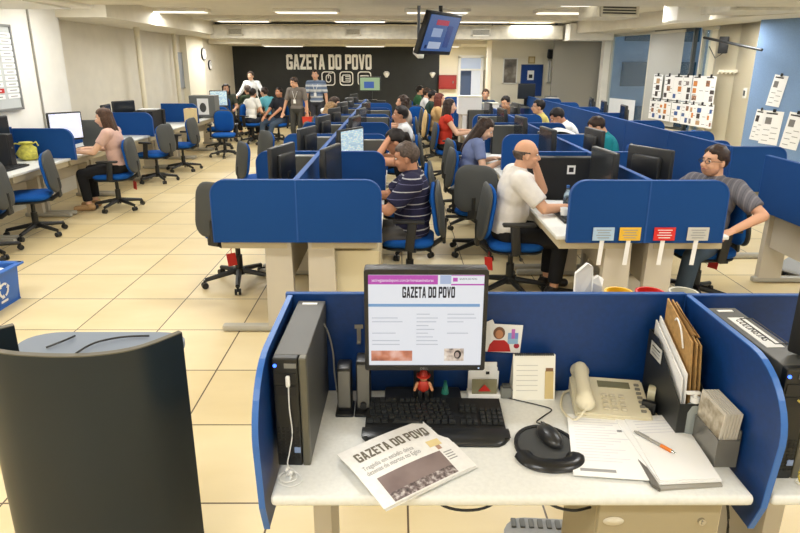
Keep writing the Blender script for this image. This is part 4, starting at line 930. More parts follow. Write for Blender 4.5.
q = title_words(SW*.455, SH*.118, .001, frame((sx0+SW*.295, -.0025, sz0+SH*.752), (1, 0, 0), z=(0, -1, 0))); ob('page_title', q, em('web_navy', (24, 30, 84), .1), scn, smooth=0)
on_screen('menu_bar', .0, .655, .97, .685, em('web_blue', (132, 178, 226)))
rnd = random.Random(3)
for c_, (ua, ub) in enumerate(((.03, .36), (.42, .62), (.69, .95))):
    for k in range(9):
        v = .57-.042*k
        if c_ == 2 and k > 5: continue
        if rnd.random() < .25: continue
        on_screen('text_line', ua, v, ua+(ub-ua)*rnd.uniform(.5, 1), v+.007, em('web_grey', (206, 210, 222), .7))
def photo(name, cols, sc): m_ = photo_mat(name, cols, sc); return m_
on_screen('web_photo', .02, .05, .385, .165, photo('web_photo_hall', [(120, 60, 50), (196, 130, 110), (226, 196, 200)], 16)); on_screen('web_photo', .67, .05, .845, .19, photo('web_photo_face', [(60, 56, 66), (200, 190, 190), (236, 236, 240)], 40))
q = MB(); q.sph((sx0+SW*.79, -.0028, sz0+SH*.125), (.012, .0008, .015)); ob('portrait_hair', q, em('web_dark', (50, 44, 52), .2), scn); q = MB(); q.sph((sx0+SW*.785, -.0036, sz0+SH*.12), (.007, .0008, .010)); ob('portrait_face', q, em('web_skin', (224, 200, 190), .5), scn)
q = text_mesh('DELL', .011, frame((-.016, -.0075, z0+.004), (1, 0, 0), z=(0, -1, 0)), .0004, 1.1); link('maker_badge', q, mat('badge_silver', (150, 152, 156), .3, metal=.7), mt_)
q = MB(); q.box((.176, -.007, z0+.009), (.005, .003, .004)); ob('power_light', q, em('led_white', (200, 220, 250), 1.0), mt_, smooth=0)
q = MB(); q.box((0, .07, .17), (.07, .03, .3), bevel=.01); ob('stand_neck', q, BLK, mt_); q = MB(); q.box((0, .05, .012), (.27, .2, .024), bevel=.01); ob('stand_base', q, BLK, mt_)
# left computer tower (matches the photo's grey lid and black face)
LID = mat('tower_lid', (72, 72, 68), .45); FACE = mat('tower_face', (24, 26, 26), .4); SIDEP = mat('tower_side', (98, 96, 84), .4, metal=.3)
def big_tower(label, loc, rz, big_sticker=False):
    t = thing('computer_tower', label, 'computer', loc, rz); w, d, h = .094, .40, .35
    q = MB(); q.box((0, .02, h/2), (w, d, h), bevel=.003); ob('case', q, LID, t, smooth=0)
    q = MB(); q.box((-.012, -.19, h/2), (w-.022, .026, h), bevel=.004); fp = ob('front_panel', q, FACE, t, smooth=0)
    q = MB(); q.box((.037, -.19, h/2), (.022, .028, h), bevel=.004); ob('front_side_rail', q, SIDEP, t, smooth=0)
    q = MB(); q.box((-.012, -.204, h-.1), (w-.034, .004, .03)); q.box((-.012, -.204, h-.06), (w-.034, .004, .03)); ob('drive_bay', q, BLK2, fp, smooth=0)
    q = MB()
    for i in range(5):
        for j in range(9): q.box((-.04+i*.014, -.2035, .03+j*.012), (.008, .003, .006))
    ob('vent_grid', q, BLK2, fp, smooth=0)
    q = MB(); q.cyl((-.04, -.203, h-.022), (-.04, -.206, h-.022), .005, n=12); ob('power_light', q, em('led_blue', (60, 110, 255), 4), fp)
    q = MB(); q.box((.003, -.205, h-.022), (.034, .003, .014)); ob('maker_badge', q, mat('badge_grey', (120, 120, 116), .4), fp, smooth=0)
    q = MB(); q.box((.012, -.2045, .055), (.018, .003, .018)); ob('blue_sticker', q, mat('sticker_blue', (130, 150, 190), .4), fp, smooth=0)
    q = MB(); q.box((-.003, .19, h+.001), (.05, .014, .002)); ob('white_sticker', q, WHT, t, smooth=0)
    if big_sticker:
        q = MB(); q.box((0, .03, h+.001), (.052, .21, .002)); s_ = ob('name_sticker', q, WHT, t, smooth=0)
        Mx = frame((.016, .12, h+.0022), (0, -1, 0), z=(0, 0, 1)); q = MB(); ring(q, [(-.008, -.008), (.178, -.008), (.178, .036), (-.008, .036)], [(-.002, -.003), (.172, -.003), (.172, .031), (-.002, .031)], 0, .0006, Mx); ob('sticker_outline', q, INK, s_, smooth=0)
        link('sticker_text', text_mesh('COLUNISTAS', .033, frame((-.012+.0, .118, h+.0022), (0, -1, 0), z=(0, 0, 1)), .0006, .78), INK, s_)
    return t
big_tower('black fronted computer tower with a blue power light at the front desk', (-.298, 1.70, DT), R(-1))
big_tower('computer tower with a large lettered sticker beyond the right side partition', (1.10, 1.64, DT), R(1), True)
# earphones hanging over the left tower
q = MB(); pts = [on(293, 382, .99)]
pts = [Vector((-.305, 1.492, 1.02)), Vector((-.305, 1.486, .94)), Vector((-.30, 1.483, .86)), Vector((-.31, 1.478, .80)), Vector((-.315, 1.47, .76)), Vector((-.28, 1.45, .746)), Vector((-.27, 1.42, .745)), Vector((-.30, 1.40, .745)), Vector((-.335, 1.42, .745)), Vector((-.33, 1.455, .745)), Vector((-.295, 1.46, .746)), Vector((-.285, 1.43, .747)), Vector((-.315, 1.415, .747)), Vector((-.338, 1.44, .747)), Vector((-.32, 1.462, .746))]
t = thing('earphones', 'white earphones and their coiled cable in front of the left computer tower', 'earphones', (-.3, 1.44, DT))
def rel(pts, o): return [Vector(p)-Vector(o) for p in pts]
def smooth_path(p, n=5):
    p = [Vector(x) for x in p]; out = []
    for i in range(len(p)-1):
        a, b, c, d = p[max(i-1, 0)], p[i], p[i+1], p[min(i+2, len(p)-1)]
        for k in range(n):
            s = k/n; out.append(.5*((2*b)+(c-a)*s+(2*a-5*b+4*c-d)*s*s+(3*b-a-3*c+d)*s**3))
    return out+[p[-1]]
EAR = mat('earphone_white', (232, 232, 228), .4)
q.tube(smooth_path(rel(pts, (-.3, 1.44, DT))), .0018, 6); ob('cable', q, EAR, t)
for a_ in ((-.318, 1.462), (-.305, 1.449)):
    q = MB(); c = Vector((a_[0]+.3, a_[1]-1.44, .012)); q.sph(c, (.009, .009, .009)); q.cyl(c, c+Vector((.006, -.022, 0)), .0038, .003); ob('earbud', q, EAR, t)
q = MB(); q.box((-.005, .045, .285), (.012, .012, .034), bevel=.004); ob('plug', q, EAR, t)
# speakers
SPK = mat('speaker_grey', (108, 106, 98), .45)
for lab, x, h in (('slim grey desktop speaker beside the monitor, left and shorter of two', -.176, .165), ('slim grey desktop speaker touching the monitor edge, right and taller of two', -.112, .19)):
    t = thing('desktop_speaker', lab, 'loudspeaker', (x, 1.80, DT)); q = MB(); q.box((0, 0, h/2+.008), (.048, .07, h), bevel=.008); ob('cabinet', q, BLK, t)
    q = MB(); q.box((0, -.036, h/2+.012), (.04, .006, h-.03), bevel=.003); ob('front_grille', q, SPK, t); q = MB(); q.box((0, -.01, .006), (.06, .09, .012), bevel=.004); ob('foot', q, BLK, t)
    if h > .17: q = MB(); q.cyl((0, -.038, .04), (0, -.05, .04), .011, n=16); ob('volume_knob', q, BLK, t)
# small hanging hook on the back partition, cable
t = thing('hook', 'small metal hook clipped to the back partition left of the monitor', 'hook', (-.135, 1.9385, .96)); q = MB(); q.box((0, -.003, .025), (.03, .006, .014)); q.box((0, -.005, -.005), (.014, .006, .06)); q.box((0, -.012, -.032), (.014, .02, .006)); ob('bracket', q, mat('hook_grey', (150, 146, 136), .4, metal=.5), t, smooth=0)
q = MB(); q.tube(smooth_path([(-.248, 1.86, 1.03), (-.235, 1.88, .98), (-.225, 1.9, .9), (-.222, 1.9, .82), (-.215, 1.9, .745)]), .003); o = ob('cable', q, mat('cable_grey', (160, 158, 150), .5)); tag(o, 'thin grey cable hanging beside the left tower on the back partition', 'cable')
# keyboard with keys
kt = thing('keyboard', 'black keyboard with palm rest under the monitor on the front desk', 'keyboard', (.125, 1.735, DT), R(-1.2)); KW = .452
q = MB(); q.prism([(-.075, 0), (.085, 0), (.085, .03), (-.075, .018)], -KW/2, KW/2, Matrix.Rotation(R(90), 4, 'Z') @ Matrix.Rotation(R(90), 4, 'X')); q.xf(Matrix.Rotation(0, 4, 'Z')); ob('case', q, BLK2, kt, smooth=0)
q = MB(); prof = []
nx = 24; V = []
for i in range(nx+1):
    x = -KW/2-.008+(KW+.016)*i/nx; u = abs(2*i/nx-1); yb = -.150+.02*max(0, (u-.8)/.2)**2*2; V.append([q.bm.verts.new((x, y, z)) for y, z in ((-.078, .001), (-.078, .020), (-.098, .022), (-.125, .019), (yb+.006, .013), (yb, .004), (yb, .001))])
for A_, B2 in zip(V, V[1:]):
    for k in range(7): q.bm.faces.new((A_[k], A_[(k+1) % 7], B2[(k+1) % 7], B2[k]))
q.bm.faces.new(V[0]); q.bm.faces.new(V[-1]); ob('palm_rest', q, mat('palm_rest', (34, 36, 37), .3), kt, smooth=50)
q = MB(); u = .0185; bmesh.ops.create_cube(q.bm, size=1.0)
for v in q.bm.verts:
    s = .82 if v.co.z > 0 else 1.0; v.co.x *= .0166*s; v.co.y *= .0160*s; v.co.z = v.co.z*.009
kmesh = q.mesh('key', 0); kmesh.materials.append(mat('key_black', (40, 42, 42), .45))
def key(x, y, w=1):
    o = bpy.data.objects.new('key', kmesh); COL.objects.link(o); o.parent = kt; o.location = (x, y, .0225+.012*(y+.075)/.16+.003); o.scale = (w*1.0+(w-1)*.1, 1, 1); o.rotation_euler = (R(4.3), 0, 0)
for r_ in range(5):
    y = -.052+r_*.0205; off = (0, .012, .006, .003, 0)[r_]
    if r_ == 0:
        for x, w in ((-.21, 1.3), (-.187, 1.2), (-.163, 1.2), (-.09, 5.6), (-.017, 1.2), (.007, 1.2), (.031, 1.2), (.055, 1.3)): key(x, y, w)
    else:
        for c_ in range(14): key(-.211+off+c_*u*1.05, y)
    for c_ in range(3):
        if r_ in (0, 3, 4) or (r_ == 1 and c_ == 1): key(.092+c_*.0195, y)
    for c_ in range(4):
        if r_ < 4: key(.158+c_*.0188, y)
for c_ in range(12): key(-.211+(c_+.6*(c_ // 4)+ (1 if c_ else 0))*u, .062+.0)
# mouse pad and mouse
PADM = mat('mouse_pad', (58, 60, 60), .6, bump=.1, nscale=600); GEL = mat('gel_black', (26, 27, 28), .3)
t = thing('mouse_pad', 'black rounded mouse pad with a gel wrist rest on the front desk', 'mouse pad', (.463, 1.58, DT)); q = MB()
out = [(.098*math.cos(2*PI*k/40), .108*math.sin(2*PI*k/40)+.005) for k in range(40)]; q.prism(out, 0, .005); ob('pad', q, PADM, t, smooth=0)
q = MB(); rng = [(.087*math.cos(2*PI*k/40), .097*math.sin(2*PI*k/40)+.005) for k in range(40)]; ring(q, out, rng, .005, .008); ob('rim', q, GEL, t, smooth=0)
q = MB(); q.tube(smooth_path([(-.082, -.04, .006), (-.068, -.075, .008), (-.03, -.095, .009), (.03, -.095, .009), (.065, -.075, .008), (.075, -.05, .006)], 6), .028, 10)
for v in q.bm.verts: v.co.z = max(.0005, .006+(v.co.z-.008)*.62)
ob('wrist_rest', q, GEL, t)
t = thing('mouse', 'black computer mouse lying on the mouse pad', 'mouse', (.482, 1.622, DT+.0055), R(14)); q = MB(); q.sph((0, 0, .008), (.033, .062, .026), u=24, v=14)
for v in q.bm.verts: v.co.z = max(0, v.co.z)
ob('mouse_body', q, mat('mouse_black', (38, 39, 40), .32), t); q = MB(); q.box((0, .036, .0275), (.006, .022, .008), bevel=.002); ob('scroll_wheel', q, GRY, t); q = MB(); q.box((0, .042, .024), (.0015, .038, .012), (R(-20), 0, 0)); ob('button_seam', q, BLK2, t, smooth=0)
q = MB(); q.tube(smooth_path([(.472, 1.685, .757), (.462, 1.715, .744), (.50, 1.755, .743), (.53, 1.79, .743), (.485, 1.82, .743), (.42, 1.85, .743), (.38, 1.87, .743)]), .0022); o = ob('mouse_cable', q, BLK); tag(o, 'thin black mouse cable curling over the white desk', 'cable')
# newspaper
TLn, TRn, BRn, BLn = Vector((-.178, 1.513, 0)), Vector((.1, 1.714, 0)), Vector((.232, 1.476, 0)), Vector((-.033, 1.292, 0))
def npt(u, v, h=0.0, dz=0.0):
    p = (TLn*(1-u)+TRn*u)*(1-v)+(BLn*(1-u)+BRn*u)*v
    bump = .010*math.sin(PI*min(1, max(0, u*1.0)))*math.exp(-((v-.35)/.5)**2)+.010*(1-u)*max(0, 1-abs(v-.3))+.004*math.sin(PI*max(0, min(1, (v-.0)/1.0)))
    return Vector((p.x, p.y, DT+.003+h+bump+dz))
nw = thing('newspaper', 'folded newspaper with a dark crowd photo lying across the front edge of the desk', 'newspaper', (.03, 1.5, DT)); ON = Vector((.03, 1.5, DT))
def sheet(du, dv, h, mu=1.0, mv=1.0):
    q = MB(); n = 14; g = [[[q.bm.verts.new(npt(du+mu*i/n, dv+mv*j/n, h, z)-ON) for j in range(n+1)] for i in range(n+1)] for z in (0, .0022)]
    for i in range(n):
        for j in range(n):
            for L_ in (0, 1): q.bm.faces.new([g[L_][a][b] for a, b in ((i, j), (i+1, j), (i+1, j+1), (i, j+1))])
    for i in range(n):
        for a in (0, n): q.bm.faces.new((g[0][i][a], g[0][i+1][a], g[1][i+1][a], g[1][i][a])); q.bm.faces.new((g[0][a][i], g[0][a][i+1], g[1][a][i+1], g[1][a][i]))
    return q
NPW = mat('newsprint', (236, 235, 231), .8, noise=.02, nscale=60)
for k, (du, dv, mu, mv) in enumerate(((.03, -.02, 1.0, 1.0), (.02, .0, 1.0, 1.0), (.012, .012, .99, .985), (0, 0, .93, 1))): ob('newspaper_sheet', sheet(du, dv, k*.0045, mu, mv), NPW, nw)
HT = 3*.0045+.0022
def np_patch(name, u0, v0, u1, v1, m_, h=.0006, skew=0):
    q = MB(); n = 12; g = [[q.bm.verts.new(npt((u0+(u1-u0)*i/n)*.93, v0+(v1-v0)*j/n+skew*(i/n), HT, h)-ON) for j in range(n+1)] for i in range(n+1)]
    for i in range(n):
        for j in range(n): q.bm.faces.new((g[i][j], g[i+1][j], g[i+1][j+1], g[i][j+1]))
    return ob(name, q, m_, nw)
def np_text(name, me, m_):          # wraps flat lettering (u along x, v along -y, 0..1) onto the page
    for v in me.vertices:
        v.co = npt(v.co.x*.93, -v.co.y, HT, .0008+max(0, v.co.z)*.3)-ON
    link(name, me, m_, nw)
TI = mat('title_ink', (112, 106, 92), .8)
q = title_words(.83, .165, .0006, Matrix.Translation((.1, -.315, 0))); np_text('page_title', q.mesh('t', 0), TI)
for s, v, w in (('Tragédia em estádio deixa', .46, .042), ('dezenas de mortos no Egito', .545, .042)): np_text('headline', text_mesh(s, .095, Matrix.Translation((.08, -v, 0)), .0003, .56), INKG)
np_patch('front_photo', .13, .62, .86, .98, photo('crowd_photo', [(112, 94, 92), (128, 112, 108), (140, 124, 120)], 9)); np_patch('photo_crowd_band', .13, .865, .86, .985, PH_CROWD, .001)
np_patch('small_illustration', .80, .42, .95, .53, mat('illus_yellow', (226, 206, 150), .8)); np_patch('small_illustration', .86, .27, .91, .33, INKG); np_patch('small_illustration', .86, .53, .91, .6, mat('illus_tan', (176, 140, 120), .8))
for k in range(4): np_patch('text_line', .88, .66+.04*k, .98, .675+.04*k, INKG)
# action figure (plain figurine) under the monitor
t = thing('figurine', 'small toy figurine in a red hat and red shirt under the monitor', 'figurine', (.09, 1.80, DT+.026)); FIG_R = mat('figure_red', (178, 46, 30), .5); FIG_S = mat('figure_skin', (196, 136, 96), .6)
q = MB(); q.cyl((0, 0, 0), (0, 0, .012), .024, n=16); q.box((-.011, 0, .03), (.016, .02, .04), bevel=.005); q.box((.011, 0, .03), (.016, .02, .04), bevel=.005); ob('legs', q, BLK, t)
q = MB(); q.sph((0, 0, .062), (.021, .015, .024)); ob('shirt', q, FIG_R, t); q = MB(); q.sph((0, -.002, .094), (.014, .013, .014)); q.cap((-.02, 0, .072), (-.03, -.006, .05), .006, .005, 8); q.cap((.02, 0, .072), (.03, -.006, .05), .006, .005, 8); ob('head', q, FIG_S, t)
q = MB(); q.cyl((0, 0, .1), (0, 0, .104), .024, n=18); q.lathe([(.015, .103), (.013, .115), (.004, .124)], n=14); ob('hat', q, FIG_R, t)
t = thing('small_bottle', 'tiny green bottle in the shadow under the monitor', 'bottle', (.17, 1.86, DT)); q = MB(); q.lathe([(.012, 0), (.014, .03), (.008, .05), (.005, .065), (.006, .072)], n=12); ob('bottle_body', q, mat('bottle_green', (40, 110, 96), .3), t)
# card holder with cards
t = thing('card_holder', 'small white card box with a red triangle card right of the monitor', 'card holder', (.31, 1.885, DT)); q = MB(); q.box((0, 0, .008), (.115, .05, .016), bevel=.003); q.box((0, .022, .045), (.11, .005, .08)); ob('holder_body', q, WHT, t, smooth=0)
q = MB(); q.box((.0, -.012, .042), (.088, .003, .055), (R(-8), 0, 0)); k = ob('card', q, mat('card_olive', (128, 124, 96), .5), t, smooth=0); q = MB(); q.prism([(-.022, .028), (.022, .028), (0, .054)], .0, .002, frame((0, -.0175, 0), (1, 0, 0), z=(0, -1, 0))); ob('red_triangle', q, REDTAG, k, smooth=0)
for i, (dx, dz, w) in enumerate(((-.01, .085, .09), (.015, .1, .06), (.0, .075, .1))): q = MB(); q.box((dx, .006+i*.006, dz), (w, .002, .05), (R(-6), 0, R(4*i-4))); ob('card', q, WHT, t, smooth=0)
q = MB(); q.box((.012, .003, .088), (.012, .003, .01)); ob('printed_mark', q, INK, t, smooth=0)
t = thing('paperweight', 'small dark glass block beside the white card box', 'paperweight', (.388, 1.875, DT)); q = MB(); q.box((0, 0, .02), (.04, .03, .04), bevel=.006); ob('block', q, mat('glass_grey', (120, 122, 116), .15), t); q = MB(); q.box((0, 0, .045), (.03, .022, .012), bevel=.004); ob('lid', q, GRYD, t)
# photograph pinned to the partition
t = thing('pinned_photo', 'photo print of a child in red pinned to the back partition beside the monitor', 'photo', (.378, 1.928, .943)); q = MB(); q.box((0, 0, 0), (.13, .003, .108), (0, R(3), 0)); q.box((-.05, -.001, .02), (.06, .003, .09), (0, R(-24), 0)); ob('print', q, WHT, t, smooth=0)
def flat(name, shape, m_):
    q = MB(); shape(q); return ob(name, q, m_, t)
flat('child_hair', lambda q: q.sph((-.016, -.003, .022), (.021, .0015, .024)), mat('photo_hair', (120, 84, 62), .6)); flat('child_face', lambda q: q.sph((-.016, -.0045, .018), (.014, .0012, .017)), FIG_S)
flat('child_jumper', lambda q: q.prism([(-.054, -.05), (.028, -.05), (.02, -.02), (.004, -.006), (-.034, -.006), (-.048, -.022)], .002, .0042, frame((0, 0, 0), (1, 0, 0), z=(0, -1, 0))), mat('photo_red', (186, 34, 34), .6))
for nm, x, z, w, h, cc in (('drawn_tower', .034, .012, .012, .05, (190, 110, 190)), ('drawn_tower', .046, .004, .012, .036, (120, 150, 214)), ('drawn_tower', .022, .004, .012, .036, (130, 170, 220)), ('drawn_wall', .034, -.01, .036, .02, (150, 190, 220))): flat(nm, lambda q: q.box((x, -.003-.0006*(nm == 'drawn_wall'), z), (w, .0015, h)), mat('drawn_%d_%d' % (cc[0], cc[2]), cc, .7))
flat('red_badge', lambda q: q.sph((.048, -.003, -.028), (.01, .001, .01)), mat('photo_red2', (176, 40, 60), .6))
# desk calendar
t = thing('desk_calendar', 'white spiral desk calendar standing right of the card box', 'calendar', (.483, 1.855, DT)); w, h = .148, .163; K_ = Matrix.Rotation(R(-12), 4, 'X')
q = MB(); q.box((0, 0, h/2), (w, .004, h)); q.xf(K_); lf = ob('front_page', q, mat('calendar_paper', (240, 238, 226), .6), t, smooth=0)
q = MB(); q.box((0, 0, h/2), (w, .004, h)); q.xf(Matrix.Translation((0, .072, 0)) @ Matrix.Rotation(R(12), 4, 'X')); ob('back_board', q, CREAM, t, smooth=0)
q = MB()
for i in range(18): q.cyl((-w/2+.008+i*.0077, -.006, h+.0), (-w/2+.008+i*.0077, .006, h+.002), .0035, n=8)
q.xf(K_); ob('spiral', q, GRYD, t)
q = MB(); q.box((w*.36, -.003, .055), (.03, .002, .1)); q.xf(K_); ob('picture_strip', q, mat('calendar_gold', (206, 184, 128), .6), lf, smooth=0); q = MB(); q.box((w*.36, -.004, .11), (.026, .002, .012)); q.xf(K_); ob('picture_strip', q, mat('calendar_brown', (128, 92, 60), .6), lf, smooth=0)
for k in range(6): q = MB(); q.box((-.025, -.003, .125-.018*k), (.075, .0015, .002)); q.xf(K_); ob('printed_line', q, mat('line_pale', (206, 204, 196), .7), lf, smooth=0)
# telephone
ph = thing('telephone', 'cream desk telephone with its handset in the cradle at the back of the front desk', 'telephone', (.735, 1.822, DT), R(-9)); ph.scale = (1.08,)*3; PHM = mat('phone_cream', (222, 214, 186), .4)
q = MB(); q.prism([(-.1, 0), (.085, 0), (.085, .055), (-.1, .022)], -.115, .115, Matrix.Rotation(R(90), 4, 'Z') @ Matrix.Rotation(R(90), 4, 'X')); 
es = [e for e in q.bm.edges]; bmesh.ops.bevel(q.bm, geom=es, offset=.006, segments=2, affect='EDGES'); bs = ob('phone_base', q, PHM, ph)
tl_ = math.atan2(.033, .185)
def pz(y): return .022+.033*(y+.1)/.185
q = MB(); q.sph((-.085, .075, .075), (.03, .035, .026), u=16, v=10); q.sph((-.085, -.075, .05), (.03, .035, .026), u=16, v=10); q.cap((-.085, .07, .088), (-.085, -.07, .062), .022, .022, 14)
for v in q.bm.verts: v.co.x = -.085+(v.co.x+.085)*1.05
hs = link('handset', remesh(q, .004, 4, 'handset'), PHM, ph)
q = MB(); q.box((.02, .045, pz(.045)+.0015), (.1, .028, .004), (tl_, 0, 0)); ob('display', q, mat('phone_display', (120, 118, 92), .2), bs, smooth=0)
BT = mat('phone_button', (204, 196, 172), .5); BTD = mat('phone_button_grey', (132, 128, 116), .5)
for i in range(3):
    for j in range(4): q = MB(); y = -.01-.02*j; q.box((-.018+.026*i, y, pz(y)+.003), (.017, .011, .007), (tl_, 0, 0), bevel=.002); ob('number_key', q, BT, bs)
for j in range(7): q = MB(); y = .05-.02*j; q.box((.092, y, pz(y)+.003), (.016, .009, .006), (tl_, 0, 0), bevel=.002); ob('function_key', q, BTD, bs)
q = MB(); q.tube(smooth_path([(-.085, -.1, .04), (-.12, -.12, .01), (-.15, -.06, .006), (-.14, .03, .006), (-.11, .06, .01)]), .004); ob('handset_cord', q, PHM, ph)
# sheets and folder
def sheet_on(name, label, cs, z, lines, group=None, th=.0015, extra=None):
    c = sum((Vector((*p, 0)) for p in cs), Vector())/4; t = thing(name, label, 'paper', (c.x, c.y, z), 0, group); q = MB(); q.prism([(p[0]-c.x, p[1]-c.y) for p in cs], 0, th); s_ = ob('sheet', q, WHT, t, smooth=0)
    B, C_, D_, A_ = [Vector((p[0]-c.x, p[1]-c.y, th)) for p in cs]      # cs: bottom-left, bottom-right, top-right, top-left
    def P(u, v): return (B*(1-u)+C_*u)*(1-v)+(A_*(1-u)+D_*u)*v
    for (u0, v0, u1, v1, m_) in lines:
        q = MB(); vs = [P(u0, v0), P(u1, v0), P(u1, v1), P(u0, v1)]; q.prism([(v.x, v.y) for v in vs], th, th+.0004); ob('printed_line', q, m_, s_, smooth=0)
    return t
LP = mat('print_pale', (216, 216, 220), .8)
sheet_on('printed_sheet', 'white printed sheet lying left of the pen beside the mouse pad', [(.506, 1.441), (.716, 1.418), (.792, 1.735), (.573, 1.752)], DT+.0085, [(.08, .9-.045*k, .5+.38*((k*37) % 10)/10, .91-.045*k, LP) for k in range(16)]+[(.7, .71, .77, .745, INKG)]+[(.1, .07, .58, .11, INKG)], 'printed sheets on the front desk')
t = thing('document_folder', 'thin grey folder under the stacked sheets at the right of the front desk', 'folder', (.83, 1.57, DT)); q = MB()
q.prism([(-.105, -.185), (.085, -.168), (.13, .165), (-.07, .15)], 0, .004); q.prism([(-.105, -.185), (.085, -.168), (.088, -.15), (-.105, -.165)], .004, .006); ob('cover', q, mat('folder_grey', (150, 146, 134), .4), t, smooth=0)
q = MB(); q.prism([(-.115, -.17), (-.1, -.19), (-.1, -.10), (-.112, -.06)], .002, .012); ob('flap', q, mat('folder_dark', (96, 92, 84), .4), t, smooth=0)
for k in range(3): sheet_on('printed_sheet', ('plain white sheet in the grey folder, bottom of the stack', 'plain white sheet in the grey folder, middle of the stack', 'top white sheet of the stack with the orange pen on it')[k], [(.736+.002*k, 1.402+.004*k), (.92-.002*k, 1.415+.002*k), (.948-.004*k, 1.738), (.722+.03*(k == 2), 1.722)], DT+.0072+.0035*k, [(.12, .9-.05*j, .75, .91-.05*j, LP) for j in range(5)] if k == 2 else [], 'printed sheets on the front desk', .003)
a, b = on(636, 432, DT+.0225), on(675, 453, DT+.0225); d = b-a; t = thing('pen', 'silver ballpoint pen with an orange grip lying on the top sheet', 'pen', (a+b)/2, math.atan2(d.y, d.x)); L = d.length
q = MB(); q.cyl((-L/2, 0, 0), (L*.15, 0, 0), .0048, n=12); q.box((-L*.3, 0, .006), (L*.3, .003, .002)); q.cyl((-L/2-.006, 0, 0), (-L/2, 0, 0), .003, n=10); ob('barrel', q, mat('pen_silver', (170, 170, 166), .3, metal=.6), t); q = MB(); q.cyl((L*.15, 0, 0), (L*.42, 0, 0), .0056, n=12); ob('grip', q, mat('pen_orange', (222, 122, 42), .5), t); q = MB(); q.cyl((L*.42, 0, 0), (L*.52, 0, 0), .0048, .001, n=12); ob('tip', q, CHROME, t)
# tape dispenser / stapler beside the phone
t = thing('tape_dispenser', 'black tape dispenser with a clear roll between the telephone and the magazine file', 'tape dispenser', (.872, 1.80, DT), R(60)); q = MB(); q.box((0, 0, .018), (.11, .045, .036), bevel=.008); q.box((-.05, 0, .04), (.02, .045, .03), bevel=.004); ob('dispenser_body', q, BLK, t); q = MB(); q.cyl((.01, -.012, .055), (.01, .012, .055), .028, n=20); ob('tape_roll', q, mat('tape_clear', (196, 190, 160), .25), t)
# magazine file with envelopes
mf = thing('magazine_file', 'black magazine file against the right partition, full of envelopes', 'magazine file', (.93, 1.77, DT)); MF = mat('file_black', (40, 42, 42), .4)
D0, D1 = -.135, .135; Wd = .045
Mz = Matrix.Rotation(R(90), 4, 'Z') @ Matrix.Rotation(R(90), 4, 'X')
side = [(D0, 0), (D1, 0), (D1, .25), (.06, .25), (D0, .12)]
q = MB()
for s in (-1, 1): q.prism(side, s*Wd-.0015, s*Wd+.0015, Mz)
q.box((0, D0, .06), (.09, .003, .12)); q.box((0, D1, .125), (.09, .003, .25)); q.box((0, 0, .002), (.09, .27, .004)); ob('file_body', q, MF, mf, smooth=0)
q = MB(); q.box((-.0475, .06, .2), (.002, .085, .05), (R(0), 0, 0)); lb = ob('label_card', q, mat('label_pale', (200, 200, 192), .6), mf, smooth=0)
for k in range(3): q = MB(); q.box((-.049, .06, .212-.012*k), (.001, .06, .004)); ob('printed_line', q, INK if k == 0 else INKG, lb, smooth=0)
q = MB(); q.box((-.0475, .06, .2), (.0016, .095, .06)); ob('label_frame', q, BLK2, lb, smooth=0)
for i, (x, h, m_, lab) in enumerate(((-.03, .285, WHT, 'white sheets standing frontmost in the black magazine file'), (-.018, .30, WHT, 'white envelope standing second in the black magazine file'), (.0, .365, BROWN, 'brown envelope with a white string in the black magazine file'), (.016, .36, BROWN, 'tall brown envelope standing next to the string one in the file'), (.030, .352, BROWN, 'brown envelope rearmost in the file against the right partition'))):
    t = thing('envelope', lab, 'envelope', (.93+x, 1.77, DT+.005), 0, 'envelopes in the magazine file'); q = MB(); n = 8
    pr = [(-.122+.03*(i > 1)*0, .01), (.126, .01), (.126, h), (-.10+(.03 if i > 1 else 0), h-.01-(.09 if i < 2 else .06))]
    q.prism(pr, -.0025, .0025, Mz); ob('cover', q, m_, t, smooth=0)
    if i == 2: q = MB(); q.tube(smooth_path([(-.006, -.03, h-.11), (-.016, -.02, h-.05), (-.012, .02, h-.03), (-.006, .045, h-.045)]), .003); ob('string', q, WHT, t)
    elif i > 2: q = MB(); q.prism([(.0, h-.08), (.124, h-.06), (.124, h-.002), (-.06, h-.045)], -.0034, -.0025, Mz); ob('flap', q, mat('kraft_dark', (160, 122, 72), .75), t, smooth=0)
# hand gel and booklet holder
t = thing('pump_bottle', 'clear hand gel pump bottle between the magazine file and the booklets', 'bottle', (.935, 1.645, DT)); q = MB(); q.lathe([(.024, 0), (.028, .008), (.028, .09), (.02, .112), (.012, .118), (.012, .125)], n=20)
for v in q.bm.verts: v.co.y *= .7
ob('bottle_body', q, mat('gel_clear', (176, 184, 182), .15, trans=.35), t); q = MB(); q.cyl((0, 0, .122), (0, 0, .14), .0135, n=16); q.cyl((0, 0, .14), (0, 0, .15), .006); q.box((-.008, 0, .154), (.045, .014, .01), bevel=.004); ob('pump', q, WHT, t)
t = thing('booklet_holder', 'smoky acrylic holder at the right partition carrying a stack of booklets', 'holder', (.966, 1.565, DT)); SM = mat('acrylic_smoke', (140, 138, 130), .15, trans=.4)
q = MB(); q.box((-.03, 0, .045), (.004, .15, .09)); q.box((.032, 0, .06), (.004, .15, .12)); q.box((0, -.075, .045), (.066, .004, .09)); q.box((0, .075, .045), (.066, .004, .09)); q.box((0, 0, .003), (.066, .15, .006)); ob('holder_body', q, SM, t, smooth=0)
